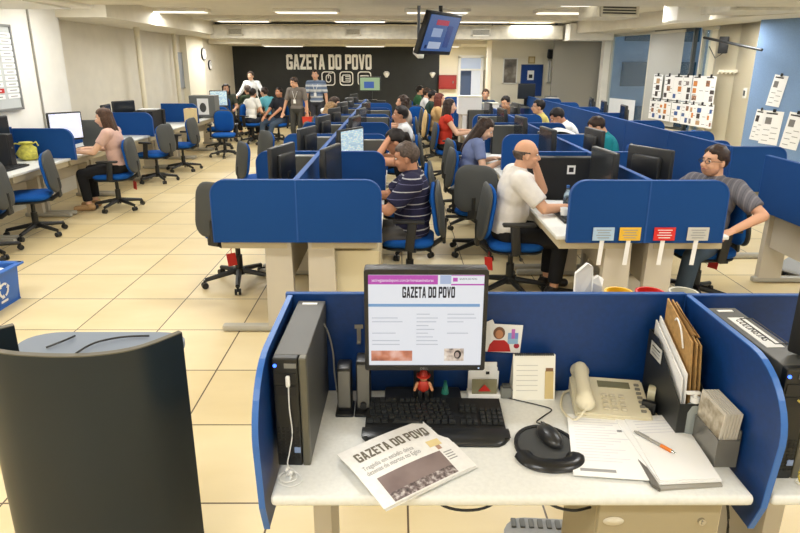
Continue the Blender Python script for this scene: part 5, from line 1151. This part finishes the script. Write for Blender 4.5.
for i in range(6):
    t = thing('booklet', ('booklet with a printed grey picture cover, front of the acrylic holder', 'thin booklet second from the front of the acrylic holder', 'thin booklet third from the front of the acrylic holder', 'thin booklet fourth from the front of the acrylic holder', 'thin booklet fifth from the front of the acrylic holder', 'booklet rearmost in the acrylic holder against the partition')[i], 'booklet', (.945+.0088*i, 1.565, DT+.007), 0, 'booklets in the acrylic holder')
    q = MB(); q.box((0, 0, .083), (.007, .138, .166), (0, R(4), 0)); ob('pages', q, mat('booklet_paper', (206, 200, 186), .6), t, smooth=0)
    if not i: q = MB(); q.box((-.0045, 0, .083), (.001, .126, .15), (0, R(4), 0)); ob('cover_picture', q, photo('booklet_photo', [(120, 108, 90), (170, 160, 140), (214, 206, 190)], 30), t, smooth=0)
# neighbour's monitor edge and cables
t = thing('monitor', 'dark monitor cut by the right picture edge on the neighbouring desk', 'monitor', (1.285, 1.60, DT), R(30)); q = MB(); q.box((0, 0, .48), (.4, .05, .24), bevel=.01); ob('housing', q, BLK2, t); q = MB(); q.box((0, -.027, .48), (.36, .003, .2)); ob('screen', q, SCR_D, t, smooth=0); q = MB(); q.box((.08, .04, .2), (.06, .04, .4)); q.box((.1, .06, .01), (.16, .16, .02), bevel=.006); ob('stand', q, BLK, t)
CY_ = mat('cable_yellow', (190, 170, 70), .5)
q = MB(); q.tube(smooth_path([(1.095, 1.43, 1.0), (1.13, 1.39, .96), (1.145, 1.39, .86), (1.12, 1.40, .79), (1.14, 1.39, .745), (1.2, 1.42, .744)]), .003); o = ob('cable', q, CY_); tag(o, 'yellow cable hanging in front of the right computer tower', 'cable')
q = MB(); q.tube(smooth_path([(1.14, 1.48, .76), (1.17, 1.44, .744), (1.13, 1.42, .744), (1.16, 1.39, .744), (1.22, 1.43, .744), (1.3, 1.4, .744)]), .0022); o = ob('cable', q, CREAM); tag(o, 'thin pale cable curled on the neighbouring desk at the right edge', 'cable')
# under the desk
FR = mat('footrest_grey', (150, 152, 152), .55, bump=.15, nscale=300)
def footrest(label, x, y, rz, tilt=14, w=.46, d=.33):
    t = thing('footrest', label, 'footrest', (x, y, 0), rz); q = MB(); pad(q, w, d, .09, .03, 0, Matrix.Translation((0, 0, .09)) @ Matrix.Rotation(R(90+tilt), 4, 'X'), .003); ob('platform', q, FR, t, smooth=50)
    q = MB()
    for s in (-1, 1): q.prism([(-d*.4, 0), (d*.4, 0), (d*.4, .09), (-d*.4, .05)], s*w*.35-.02, s*w*.35+.02, Matrix.Rotation(R(90), 4, 'Z') @ Matrix.Rotation(R(90), 4, 'X'))
    ob('stand', q, BLK, t, smooth=0); q = MB()
    for i in range(6): q.box((-w*.38+i*.035, d*.3, .108+d*.3*math.tan(R(tilt))), (.02, .04, .012), (R(tilt), 0, 0), bevel=.003)
    ob('grip_strip', q, GRY, t); return t
footrest('grey footrest on the floor under the front desk', .60, 1.89, R(-4), 8, .36, .21); footrest('grey footrest on the floor under the window-side desk, at the right edge', 3.78, 5.15, R(-60))
q = MB(); q.tube(smooth_path([(.06, 1.5, .70), (.12, 1.42, .672), (.2, 1.40, .664), (.28, 1.42, .672), (.36, 1.5, .70)]), .004); o = ob('cable', q, BLK); tag(o, 'black cable sagging under the middle of the front desk', 'cable')
q = MB(); q.tube(smooth_path([(.37, 1.5, .70), (.43, 1.42, .675), (.50, 1.41, .655), (.565, 1.44, .64)]), .004); o = ob('cable', q, BLK); tag(o, 'black cable sagging toward the drawer pedestal under the front desk', 'cable')
q = MB(); q.tube(smooth_path([(.98, 1.5, .715), (.97, 1.46, .66), (.985, 1.45, .56), (1.0, 1.45, .3), (1.0, 1.46, .02)]), .004); o = ob('cable', q, BLK); tag(o, 'black cable dropping beside the right side partition to the floor', 'cable')
# curved dark screen at the left foreground and the small table behind it
CS = mat('curved_screen', (33, 42, 47), .34, spec=.35, noise=.04, nscale=3); CSE = mat('curved_edge', (96, 92, 78), .45)
p = smooth_path([(-1.275, 1.82, 0), (-1.325, 1.76, 0), (-1.31, 1.68, 0), (-1.2, 1.615, 0), (-1.05, 1.588, 0), (-.9, 1.592, 0), (-.78, 1.642, 0), (-.69, 1.752, 0)], 8); TH = .02
inn = []
for i, v in enumerate(p):
    d = (p[min(i+1, len(p)-1)]-p[max(i-1, 0)]).normalized(); inn.append(Vector((v.x-d.y*TH, v.y+d.x*TH, 0)))
t = thing('curved_screen', 'tall dark curved screen panel filling the left foreground', 'screen', (-1.0, 1.6, 0)); q = MB(); O = Vector((-1.0, 1.6, 0)); A_ = [[q.bm.verts.new(v-O+Vector((0, 0, z))) for v in L_] for L_ in (p, inn) for z in (.0, 1.046)]
for i in range(len(p)-1):
    for a_, b_ in ((0, 1), (2, 3), (1, 3), (0, 2)): q.bm.faces.new((A_[a_][i], A_[a_][i+1], A_[b_][i+1], A_[b_][i]))
for i in (0, -1): q.bm.faces.new((A_[0][i], A_[1][i], A_[3][i], A_[2][i]))
ob('curved_board', q, CS, t)
q = MB(); A_ = [[q.bm.verts.new(v-O+Vector((0, 0, z))) for v in L_] for L_ in (p, inn) for z in (1.046, 1.05)]
for i in range(len(p)-1):
    for a_, b_ in ((0, 1), (2, 3), (1, 3), (0, 2)): q.bm.faces.new((A_[a_][i], A_[a_][i+1], A_[b_][i+1], A_[b_][i]))
for i in (0, -1): q.bm.faces.new((A_[0][i], A_[1][i], A_[3][i], A_[2][i]))
ob('top_edge', q, CSE, t)
t = thing('side_table', 'small grey table top showing behind the curved dark screen', 'table', (-1.18, 1.98, 0)); q = MB(); q.prism([(x_*.38+.01, y_*.26+.01) for x_, y_ in rrect(1.7, 2.0, .35)], .79, .815); ob('tabletop', q, mat('table_grey_blue', (122, 132, 146), .6), t, smooth=0)
q = MB(); q.cyl((0, 0, .02), (0, 0, .79), .04); q.cyl((0, 0, 0), (0, 0, .025), .2, n=24); ob('pedestal', q, GRYD, t)
for k, pts in enumerate((((-1.36, 2.1, .82), (-1.31, 2.14, .83), (-1.30, 2.2, .822)), ((-1.22, 2.05, .82), (-1.18, 2.12, .83), (-1.10, 2.18, .826), (-1.0, 2.2, .822)))):
    q = MB(); q.tube(smooth_path(pts), .004); o = ob('cable', q, BLK); tag(o, ('short black cable lying on the small grey table, left one', 'longer black cable lying on the small grey table, right one')[k], 'cable')
# ------------------------------------------------------------------ people
def skin(c): return mat('skin_%d_%d' % (c[0], c[1]), c, .55, spec=.35)
SK1, SK2, SK3 = skin((214, 164, 132)), skin((190, 136, 104)), skin((226, 182, 152))
def cloth(n, c): return mat('cloth_'+n, c, .9, noise=.02, nscale=25, spec=.15)
def hairm(n, c): return mat('hair_'+n, c, .5, noise=.25, nscale=60, spec=.3)
HB, HDB, HBR, HBL, HGY = hairm('black', (30, 24, 22)), hairm('dark_brown', (52, 38, 30)), hairm('brown', (74, 52, 38)), hairm('blond', (150, 120, 84)), hairm('grizzled', (84, 72, 64))
EYEW = mat('eye_white', (226, 220, 214), .3); EYED = mat('eye_iris', (44, 32, 26), .3); LIPS = mat('lips', (178, 104, 92), .5)
SHOE = mat('shoe_black', (34, 30, 28), .4); SHOE_T = mat('shoe_tan', (176, 140, 96), .6)
NAVY_ST = stripes('shirt_navy_stripes', (38, 38, 62), [(.0, .045, (176, 176, 180)), (.3, .32, (110, 110, 140)), (.55, .585, (180, 180, 184)), (.82, .84, (104, 104, 136))], .22)
GREY_ST = stripes('shirt_grey_checks', (108, 106, 112), [(.1, .3, (128, 126, 132)), (.6, .7, (92, 92, 100))], .05, axis=0)
POLO_ST = stripes('polo_stripes', (112, 128, 152), [(.0, .2, (206, 210, 214)), (.45, .62, (200, 204, 208)), (.8, .86, (70, 84, 112))], .26)
DENIM, DENIMD, BLKT, GREYT = cloth('denim', (70, 84, 100)), cloth('denim_dark', (52, 56, 66)), cloth('black_trousers', (36, 36, 38)), cloth('grey_trousers', (92, 90, 88))
def ik(S, T, a, b, pole):
    S, T, pole = Vector(S), Vector(T), Vector(pole); d = T-S; L = min(d.length, (a+b)*.995); d.normalize(); T = S+d*L
    x = (a*a-b*b+L*L)/(2*L); h = math.sqrt(max(0, a*a-x*x)); p = pole-d*pole.dot(d)
    if p.length < 1e-4: p = Vector((0, 0, -1))-d*d.z*-1
    return S+d*x+p.normalized()*h, T
def person(label, x, y, rz, cat='person', sit=True, seat=.50, lean=.08, side=0.0, hands=None, poles=((-.5, -.5, -.7), (.5, -.5, -.7)), head=(0, 0), shirt=None, sleeve=.7, trousers=BLKT, shoes=SHOE, sk=SK1, hair='short', hm=HDB, glasses=False, lanyard=False, watch=False, feet=None, scale=1.0, vox=.010, face=True, hcurl=.5, group=None, belly=0.0, beard=False, legs=True, twist=0, tor=.495, beardm=None, bulk=1.0):
    t = thing('person', label, cat, (x, y, 0), rz, group); t.scale = (scale,)*3
    up = Vector((math.sin(side)*math.cos(lean), math.sin(lean), math.cos(lean)*math.cos(side))).normalized()
    P = Vector((0, 0, seat+.07)) if sit else Vector((0, 0, .93))
    Rt = Vector((1, 0, 0)); Rt = (Rt-up*Rt.dot(up)).normalized(); Fw = up.cross(Rt)
    Tw = Matrix.Rotation(R(twist), 3, up); Rs, Fs = Tw @ Rt, Tw @ Fw
    C = P+up*(tor-.175); N = P+up*tor
    Sh = [N-up*.055-Rs*.175, N-up*.055+Rs*.175]
    HY, HP = head
    Mh3 = (Matrix.Rotation(R(HY), 3, 'Z') @ Matrix.Rotation(-R(HP), 3, 'X'))
    Hc = N+up*.055+Fw*.02+Mh3 @ Vector((0, .025, .08))
    MH = Mh3.to_4x4(); MH.translation = Hc
    if hands is None: hands = ((-.15, .42, .79), (.15, .42, .79))
    arms = []
    for i in (0, 1):
        e, w = ik(Sh[i], hands[i], .285, .26, poles[i]); arms.append((Sh[i], e, w))
    LG_ = []
    for s in (-1, 1):
        hip = P+Rt*s*.095+Vector((0, 0, -.02))
        if sit:
            ank = Vector((s*.12, .40, .09)) if not feet else Vector(feet[0 if s < 0 else 1]); kn, ank = ik(hip, ank, .43, .41, (s*.25, 1, 1.2))
        else:
            ank = Vector((s*.1, .0, .09)) if not feet else Vector(feet[0 if s < 0 else 1]); kn, ank = ik(hip, ank, .43, .41, (0, 1, 0))
        LG_.append((hip, kn, ank))
    RB3 = Matrix((Rs, Fs, up)).transposed()
    b = MB()
    b.sph(P+up*.02, (.155, .115, .12), RB3); b.sph(P+up*.16, (.14, .105+belly, .15), RB3); b.sph(C+up*.02, (.165, .11, .17), RB3)
    b.cap(Sh[0], Sh[1], .06); b.cap(N-up*.05, N+up*.09+Fw*.02, .058, .052)
    for i, (S, e, w) in enumerate(arms):
        b.cap(S, e, .05*bulk, .039*bulk); b.cap(e, w, .039*bulk, .026*bulk)
        d = (w-e).normalized(); nrm = Vector((0, 0, -1)) if abs(d.z) < .8 else Vector((0, 1, 0)); nrm = (nrm-d*nrm.dot(d)).normalized(); sd = d.cross(nrm)
        inner = sd if sd.x*(-1 if i else 1) > 0 else -sd
        MP = Matrix((inner, d, nrm)).transposed(); b.sph(w+d*.045, (.041, .05, .017), MP, 12, 8); b.cap(w, w+d*.03, .026, .024, 8)
        for k, (off, ln) in enumerate(((.03, .066), (.011, .076), (-.009, .07), (-.028, .054))):
            a0 = w+d*.085+inner*off; d1 = (d*math.cos(hcurl*.6)+nrm*math.sin(hcurl*.6)); d2 = (d*math.cos(hcurl*1.6)+nrm*math.sin(hcurl*1.6))
            a1 = a0+d1*ln*.52; a2 = a1+d2*ln*.48; b.cap(a0-d*.015, a1, .0098, .0088, 8); b.cap(a1, a2, .0088, .0078, 8)
        a0 = w+d*.03+inner*.03; a1 = a0+(d*.6+inner*.7+nrm*.2).normalized()*.036; a2 = a1+(d*.9+inner*.25+nrm*.3).normalized()*.03; b.cap(a0, a1, .0125, .0105, 8); b.cap(a1, a2, .0105, .009, 8)
    for (h, k, a) in LG_:
        b.cap(h, k, .082, .055); b.cap(k, a, .055, .037)
        fd = Vector((Fw.x*.3+ (a.x*.6 if sit else a.x), 1, 0)).normalized(); b.cap(a-fd*.03-Vector((0, 0, .045)), a+fd*.15-Vector((0, 0, .058)), .036, .028)
    def hs(c, r, rot=None): b.sph(MH @ Vector(c), r, Mh3 if rot is None else Mh3 @ rot, 16, 12)
    hs((0, -.012, .03), (.074, .094, .09)); hs((0, .018, -.03), (.06, .074, .078)); hs((0, .045, -.078), (.036, .036, .03)); hs((0, .06, .035), (.055, .028, .035))
    b.cap(MH @ Vector((0, .084, .02)), MH @ Vector((0, .108, -.022)), .009, .014, 8); hs((0, .086, -.048), (.024, .014, .012))
    for s in (-1, 1): hs((s*.076, -.008, -.008), (.011, .02, .03)); hs((s*.034, .068, -.025), (.024, .024, .024))
    body = link('body', remesh(b, vox, 2, 'body'), sk, t)
    # shirt
    if shirt is not None:
        q = MB(); g = .016
        g = .016+(bulk-1)*.13; q.sph(P+up*.03, (.155+g, .115+g, .10+g), RB3); q.sph(P+up*.16, (.14+g, .105+g+belly, .15+g), RB3); q.sph(C+up*.02, (.165+g, .11+g, .17+g), RB3)
        q.cap(Sh[0]-Rs*0, Sh[1], .06+g*.9); q.cyl(N-up*.06, N+up*.035+Fw*.008, .085, .062, 14)
        for S, e, w in arms:
            q.sph(S, .05+g*1.3)
            if sleeve <= 1: m_ = S+(e-S)*sleeve; q.cyl(S, m_, .05+g*1.2, .046+g*.9, 14)
            else: q.cap(S, e, .05+g, .039+g*.9); q.cyl(e, e+(w-e)*(sleeve-1), .039+g*.8, .03+g*.6, 14)
        link('shirt', remesh(q, max(vox, .010), 2, 'shirt'), shirt, t)
    if trousers is not None:
        q = MB(); g = .013; q.sph(P+up*.0, (.158+g, .12+g, .115+g), RB3)
        for h, k, a in LG_: q.cap(h, k, .082+g, .055+g); q.cyl(k, a+(k-a)*.12*(1 if legs is True else legs), .055+g, .046+g, 14); q.sph(k, .055+g)
        link('trousers', remesh(q, max(vox, .011), 2, 'trousers'), trousers, t)
    for h, k, a in LG_:
        fd = Vector((Fw.x*.3+(a.x*.6 if sit else a.x), 1, 0)).normalized(); q = MB(); q.cap(a-fd*.035-Vector((0, 0, .04)), a+fd*.16-Vector((0, 0, .054)), .044, .036, 12); q.cyl(a-fd*.02-Vector((0, 0, .04)), a-fd*.012+Vector((0, 0, .01)), .05, .048, 12)
        for v in q.bm.verts: v.co.z = max(v.co.z, min(.002, a.z-.088))
        ob('shoe', q, shoes, t)
    # hair
    q = MB(); q.sph((0, -.014, .035), (.083, .104, .098), u=28, v=20)
    rr = random.Random(len(label))
    for v in q.bm.verts:
        X, Y, Z = v.co; Z0 = Z-.035; sink = False
        if Y > .03 and Z < .084+.010*math.sin(X*70+len(label)) and not (abs(X) > .056 and Y < .045 and Z > .02): sink = True
        if abs(X) > .05 and -.035 < Y <= .035 and Z < .012: sink = True
        if Z < -.045: sink = True
        if hair == 'bald' and (Z > .035 or Y > .02): sink = True
        if sink: v.co = Vector((X*.8, Y*.8, .03+(Z-.03)*.8))
        else: v.co += Vector((X, Y, Z0)).normalized()*(.006*math.sin(X*90+rr.random())*math.cos(Y*70+Z*60)+(.002 if hair == 'bald' else .004))*(0.3 if hair == 'bald' else 1)
    if hair in ('long', 'bob', 'pony', 'curly'):
        L = {'long': .30, 'bob': .13, 'pony': .0, 'curly': .10}[hair]
        if L:
            for (cx, cy, r_) in ((-.07, -.035, .03), (.07, -.035, .03), (-.045, -.075, .036), (.045, -.075, .036), (0, -.085, .04), (-.078, .0, .022), (.078, .0, .022)):
                q.cap((cx, cy, .0), (cx*1.05, cy-.02*(L > .2), -.06-L*.55), r_, r_*1.05, 10); q.cap((cx*1.05, cy-.02*(L > .2), -.06-L*.55), (cx*.9, cy-.02, -.05-L), r_*1.05, r_*.5, 10)
        if hair == 'pony': q.sph((0, -.125, .03), (.035, .035, .035)); q.cap((0, -.13, .02), (0, -.15, -.16), .03, .014, 10)
        if hair == 'curly':
            for i in range(26): a = rr.uniform(0, 6.28); z = rr.uniform(-.05, .12); rad = .088 if z < .08 else .05; q.sph((rad*math.cos(a), -.02+rad*math.sin(a)*1.05 if math.sin(a) < .3 else -.02, z), .026, u=10, v=7)
        q.xf(MH); link('hair', remesh(q, .009, 2, 'hair'), hm, t)
    else: q.xf(MH); ob('hair', q, hm, t, smooth=70)
    if face:
        q = MB()
        for s in (-1, 1):
            q = MB(); q.sph((s*.031, .078, .012), (.0125, .009, .0085), u=12, v=8); q.mi = 1; q.sph((s*.031, .0845, .012), (.006, .0045, .0065), u=10, v=6); q.xf(MH); ob('eye', q, [EYEW, EYED], t)
            q = MB(); q.box((s*.032, .086, .034), (.03, .006, .006), (0, R(s*8), R(-s*18)), bevel=.002); q.xf(MH); ob('eyebrow', q, hm if hair != 'bald' else HBR, t)
        q = MB(); q.sph((0, .093, -.048), (.02, .008, .0065)); q.xf(MH); ob('mouth', q, LIPS, t)
    if beard:
        q = MB(); q.sph((0, .024, -.048), (.063, .075, .064), u=20, v=14)
        for v in q.bm.verts:
            if v.co.z > -.045 or v.co.y < .0: v.co = Vector((v.co.x*.8, v.co.y*.75, -.05+(v.co.z+.05)*.7))
        q.xf(MH); ob('beard', q, beardm or hm, t, smooth=70)
    if glasses:
        q = MB()
        for s in (-1, 1):
            pts = [(s*.034+.021*math.cos(a*PI/8), .101, .01+.016*math.sin(a*PI/8)) for a in range(17)]; q.tube(pts, .0022, 6); q.tube([(s*.055, .1, .014), (s*.078, .06, .014), (s*.08, -.01, .008)], .0022, 6)
        q.tube([(-.013, .102, .012), (.013, .102, .012)], .002, 6); q.xf(MH); ob('glasses', q, BLK, t)
    if lanyard:
        q = MB(); f0 = C+Fs*.135; cp = f0-up*.08
        for s in (-1, 1): q.tube([N+Rs*s*.055+up*.02, N+Rs*s*.06+Fs*.10-up*.07, cp+Fs*.02], .005, 6)
        q.box(cp+Fs*.02-up*.045, (.06, .008, .09), RB3.to_4x4()); ob('lanyard', q, WHT, t, smooth=0)
    if watch:
        S, e, w = arms[0]; d = (w-e).normalized(); q = MB(); q.cyl(w-d*.035, w-d*.015, .033, .032, 16); ob('watch', q, CHROME, t)
    return t
def seated(label, chair_label, x, y, rz, chair=chair_plain, crz=None, coff=.06, **k):
    """person on a swivel chair: the chair's own hub sits a little in front of the hips"""
    f = Vector((-math.sin(rz), math.cos(rz), 0))
    if chair is not None: chair(chair_label, (x+f.x*coff, y+f.y*coff, 0), rz if crz is None else crz, CH)
    return person(label, x, y, rz, **k)
# left wall
seated('person, long brown hair, pink top and black trousers, typing at the left wall', 'blue chair with a red tag under the long-haired person at the left wall', -3.68, 7.85, R(97), chair=chair_tag,
       shirt=cloth('pink_top', (214, 178, 164)), sleeve=.55, hair='long', hm=HBR, hands=((-.16, .46, .79), (.13, .44, .79)), head=(0, 8), vox=.009, lean=.1, sk=SK3, shoes=SHOE_T)
seated('person with dark curly hair sitting behind a screen at the rear left wall', 'blue chair under the curly-haired person at the rear left', -4.3, 15.4, R(200), shirt=cloth('olive_top', (74, 78, 66)), hair='curly', hm=HB, vox=.013, seat=.56)
# the group by the black wall
person('person standing in a white shirt with a lanyard, smiling before the black wall', -3.98, 16.9, R(172), sit=False, shirt=cloth('white_shirt', (232, 234, 234)), sleeve=1.9, hair='short', hm=HDB, hands=((-.42, .3, 1.0), (.36, .3, 1.02)), lanyard=True, vox=.011, trousers=DENIMD, scale=.99, sk=SK3)
seated('person in a white T-shirt sitting with the back turned, arm on the thigh', 'blue chair under the person in the white T-shirt at the rear left', -3.55, 14.7, R(-15), crz=R(-120), shirt=cloth('white_tee', (226, 224, 216)), sleeve=.6, hm=HB, trousers=DENIMD, hands=((-.2, .3, .72), (.24, .25, .66)), lean=.28, vox=.011, twist=-20, feet=((-.2, .38, .09), (.2, .42, .09)))
seated('person with grey hair and a dark green shirt between the white T-shirt and turquoise shirt', 'chair under the person in the dark green shirt', -3.88, 16.1, R(40), shirt=cloth('dark_green_shirt', (58, 70, 52)), hm=HGY, lean=.1, vox=.012)
seated('person in a turquoise shirt leaning forward among the group by the black wall', 'chair under the person in the turquoise shirt', -3.22, 15.65, R(60), shirt=cloth('turquoise_shirt', (110, 192, 206)), lean=.35, hands=((-.2, .45, .62), (.15, .45, .62)), hm=HDB, vox=.012, trousers=BLKT)
seated('person in a black shirt and jeans sitting with legs stretched out to the left', 'chair under the person in the black shirt near the black wall', -2.86, 14.75, R(150), crz=R(160), shirt=cloth('black_shirt', (38, 40, 46)), sleeve=.8, hm=HB, trousers=DENIM, hands=((-.1, .38, .68), (.16, .36, .66)), lean=-.12, feet=((-.1, .58, .10), (.16, .5, .10)), vox=.011, sk=SK2)
person('person standing in a grey shirt with a lanyard, looking down left beside the seated group', -2.28, 13.9, R(168), sit=False, shirt=cloth('grey_shirt', (118, 112, 106)), sleeve=.85, hm=HDB, hands=((-.3, .08, .72), (.34, .2, .72)), head=(-25, 18), lanyard=True, trousers=cloth('dark_shorts', (70, 70, 66)), legs=4.2, vox=.010, scale=.945, lean=.04)
person('person standing in a blue and white striped polo shirt before the wall lettering', -2.0, 15.2, R(176), sit=False, shirt=POLO_ST, sleeve=.8, hm=HB, hands=((-.27, .05, .74), (.27, .05, .74)), lanyard=True, trousers=cloth('dark_trousers', (60, 60, 66)), vox=.010, scale=1.03)
# central island
seated('person in a navy shirt with white stripes and a wristwatch, working at the central island', 'blue chair with armrests under the person in the striped navy shirt', .13, 4.88, R(86), chair=chair_plain, coff=.02,
       shirt=NAVY_ST, sleeve=.8, hm=HGY, hands=((-.17, .43, .79), (.14, .47, .79)), head=(0, 10), lean=.0, vox=.007, tor=.485, trousers=GREYT, sk=SK2, bulk=1.15, watch=True, belly=.02, seat=.45)
seated('person in a black top with hands raised to the face behind the striped navy shirt', 'chair under the person in the black top at the central island', .16, 5.9, R(88), shirt=cloth('black_top', (30, 30, 32)), sleeve=.3, tor=.46, hair='pony', hm=HB, hands=((-.06, .24, 1.17), (.05, .25, 1.16)), poles=((-.5, .6, -1), (.5, .6, -1)), lean=.22, head=(0, 18), glasses=True, vox=.008, sk=SK2)
seated('person with dark hair and a white collar facing left, third along the central island', 'chair under the person with the white collar at the central island', .14, 8.4, R(90), shirt=cloth('white_collar', (214, 214, 214)), sleeve=1.8, hm=HB, vox=.010, sk=SK2, lean=.1)
seated('person with dark curly hair facing left, farthest along the central island', 'chair under the curly-haired person at the central island', .18, 11.2, R(90), shirt=cloth('pale_top', (178, 164, 150)), hair='curly', hm=HDB, vox=.012)
seated('person with dark hair and white top resting the face on a hand, central island', 'chair under the person resting the face on a hand', -1.38, 11.3, R(-95), shirt=cloth('white_top', (226, 226, 222)), sleeve=1.6, hm=HDB, hands=((-.06, .22, 1.13), (.1, .42, .8)), lean=.3, head=(0, 15), vox=.011, hair='bob')
seated('person with blond hair and white sleeve leaning low over the central island', 'chair under the blond person at the central island', -1.36, 10.1, R(-100), shirt=cloth('white_blouse', (222, 216, 208)), sleeve=1.8, hair='long', hm=HBL, hands=((-.08, .26, 1.02), (.1, .42, .8)), lean=.38, head=(0, 20), vox=.011, sk=SK3)
# right island, left side
seated('bald person in a white shirt with a hand at the chin, at the right island', 'blue chair with a red tag under the bald person', .91, 4.78, R(-90), chair=chair_tag, coff=.05,
       shirt=cloth('pale_shirt', (226, 222, 216)), sleeve=.8, hair='bald', hm=HGY, hands=((-.02, .21, 1.10), (.2, .48, .795)), poles=((-.2, .6, -1), (.6, -.4, -.5)), head=(0, 6), lean=.14, vox=.007, bulk=1.1, trousers=BLKT, sk=SK1, belly=.025, seat=.49)
seated('person in a blue grey T-shirt with long dark hair falling over the face', 'chair under the person in the blue grey T-shirt', .80, 6.95, R(-85), chair=chair_plain, shirt=cloth('blue_grey_tee', (118, 130, 168)), sleeve=.6, hair='long', hm=HDB, hands=((-.14, .36, .79), (.14, .38, .79)), head=(-20, 30), lean=.25, vox=.008, sk=SK3)
seated('person in a red sleeveless top with long brown hair in the right aisle', 'blue chair behind the person in the red top', .80, 10.1, R(-88), shirt=cloth('red_top', (198, 62, 46)), sleeve=.2, hair='long', hm=HDB, lean=.05, head=(0, 2), vox=.009, sk=SK3)
for lab, cl, x, y, sh, hm_, hr in (('person with reddish brown hair behind the red top in the right aisle', 'chair under the person behind the red top', .76, 12.05, (196, 160, 110), hairm('auburn', (92, 44, 34)), 'bob'),
                               ('person in dark green with dark hair, third back in the right aisle', 'chair under the third person of the right aisle row', .70, 13.4, (48, 66, 58), HB, 'short'),
                               ('person in white with dark hair, fourth back in the right aisle', 'chair under the fourth person of the right aisle row', .64, 14.7, (222, 222, 220), HDB, 'short'),
                               ('person in green with dark hair, farthest back in the right aisle near the black wall', 'chair under the farthest person of the right aisle row', .52, 16.2, (60, 104, 72), HB, 'short')):
    seated(lab, cl, x, y, R(-88), shirt=cloth('aisle_%d' % sh[0], sh), sleeve=.7, hair=hr, hm=hm_, vox=.012)
seated('person with short brown hair facing the camera in front of the white door', 'chair under the person in front of the white door', 2.05, 14.2, R(172), shirt=cloth('teal_dark', (58, 76, 100)), hm=HBR, vox=.012)
seated('person with dark hair bent over papers left of the blue partition by the grey picture', 'chair under the person bent over papers by the grey picture', 2.25, 12.0, R(140), shirt=cloth('brown_top', (120, 92, 70)), hm=HB, vox=.012, lean=.3, head=(0, 20))
# right island, right side
seated('person with glasses in a grey shirt leaning back in a chair, far right', 'blue chair with a red tag under the person with glasses', 2.49, 4.62, R(122), chair=chair_tag, crz=R(95), coff=.03,
       shirt=GREY_ST, sleeve=.75, hm=HDB, hair='short', glasses=True, beard=True, beardm=mat('stubble', (178, 132, 106), .8), hands=((-.34, .22, .71), (.28, .24, .71)), poles=((-1, -.6, -.3), (1, -.5, -.3)), head=(-14, 0), lean=-.06, vox=.007, trousers=DENIM, sk=SK1, feet=((-.16, .5, .09), (.1, .36, .09)), seat=.47, shoes=SHOE_T, tor=.475, bulk=1.08)
seated('person in a yellow grey shirt with glasses reaching an arm across the right island', 'chair under the person in the yellow shirt', 2.52, 10.2, R(85), shirt=cloth('yellow_shirt', (206, 192, 110)), hm=HB, glasses=True, hands=((-.1, .56, .86), (.15, .5, .84)), lean=.2, vox=.010, sleeve=.8)
seated('person in a white T-shirt bent down over papers beside the teal shirt', 'chair under the person in white beside the teal shirt', 2.62, 8.55, R(80), shirt=cloth('white_tee_right', (232, 232, 228)), hm=HB, hands=((-.12, .4, .84), (.15, .4, .84)), lean=.5, head=(0, 35), vox=.009, sk=SK2, seat=.56)
seated('person with glasses in a teal T-shirt bent over the draped sheet of paper', 'chair under the person in the teal T-shirt', 2.72, 7.35, R(75), shirt=cloth('teal_tee', (38, 136, 148)), hm=HDB, glasses=True, hands=((-.12, .36, .84), (.15, .38, .84)), lean=.34, head=(0, 35), vox=.009)
o = MB(); pad(o, .46, .52, .12, .05, -.4, Matrix.Translation((.535, 12.05, .74)) @ Matrix.Rotation(R(90), 4, 'Z') @ Matrix.Rotation(R(6), 4, 'X'), .02); j_ = thing('jacket', 'beige jacket hung over a chair back in the right aisle', 'jacket', (0, 0, 0)); ob('jacket_body', o, mat('jacket_beige', (214, 182, 124), .85, bump=.4, nscale=20), j_)
# red and yellow bag carried by the person in grey
t = thing('paper_bag', 'red and yellow paper bag held beside the person in the grey shirt', 'bag', (-2.02, 13.75, .44)); q = MB(); q.prism([(-.11, 0), (.11, 0), (.13, .28), (-.13, .28)], -.05, .05, Matrix.Rotation(R(90), 4, 'X')); ob('bag_body', q, mat('bag_red', (206, 60, 36), .6), t, smooth=0)
q = MB(); q.box((.0, -.056, .07), (.2, .006, .1)); ob('yellow_band', q, mat('bag_yellow_band', (226, 170, 60), .6), t, smooth=0); q = MB(); q.tube(smooth_path([(-.06, 0, .28), (-.05, 0, .38), (.0, 0, .42), (.05, 0, .38), (.06, 0, .28)]), .005); ob('handle', q, BROWN, t)
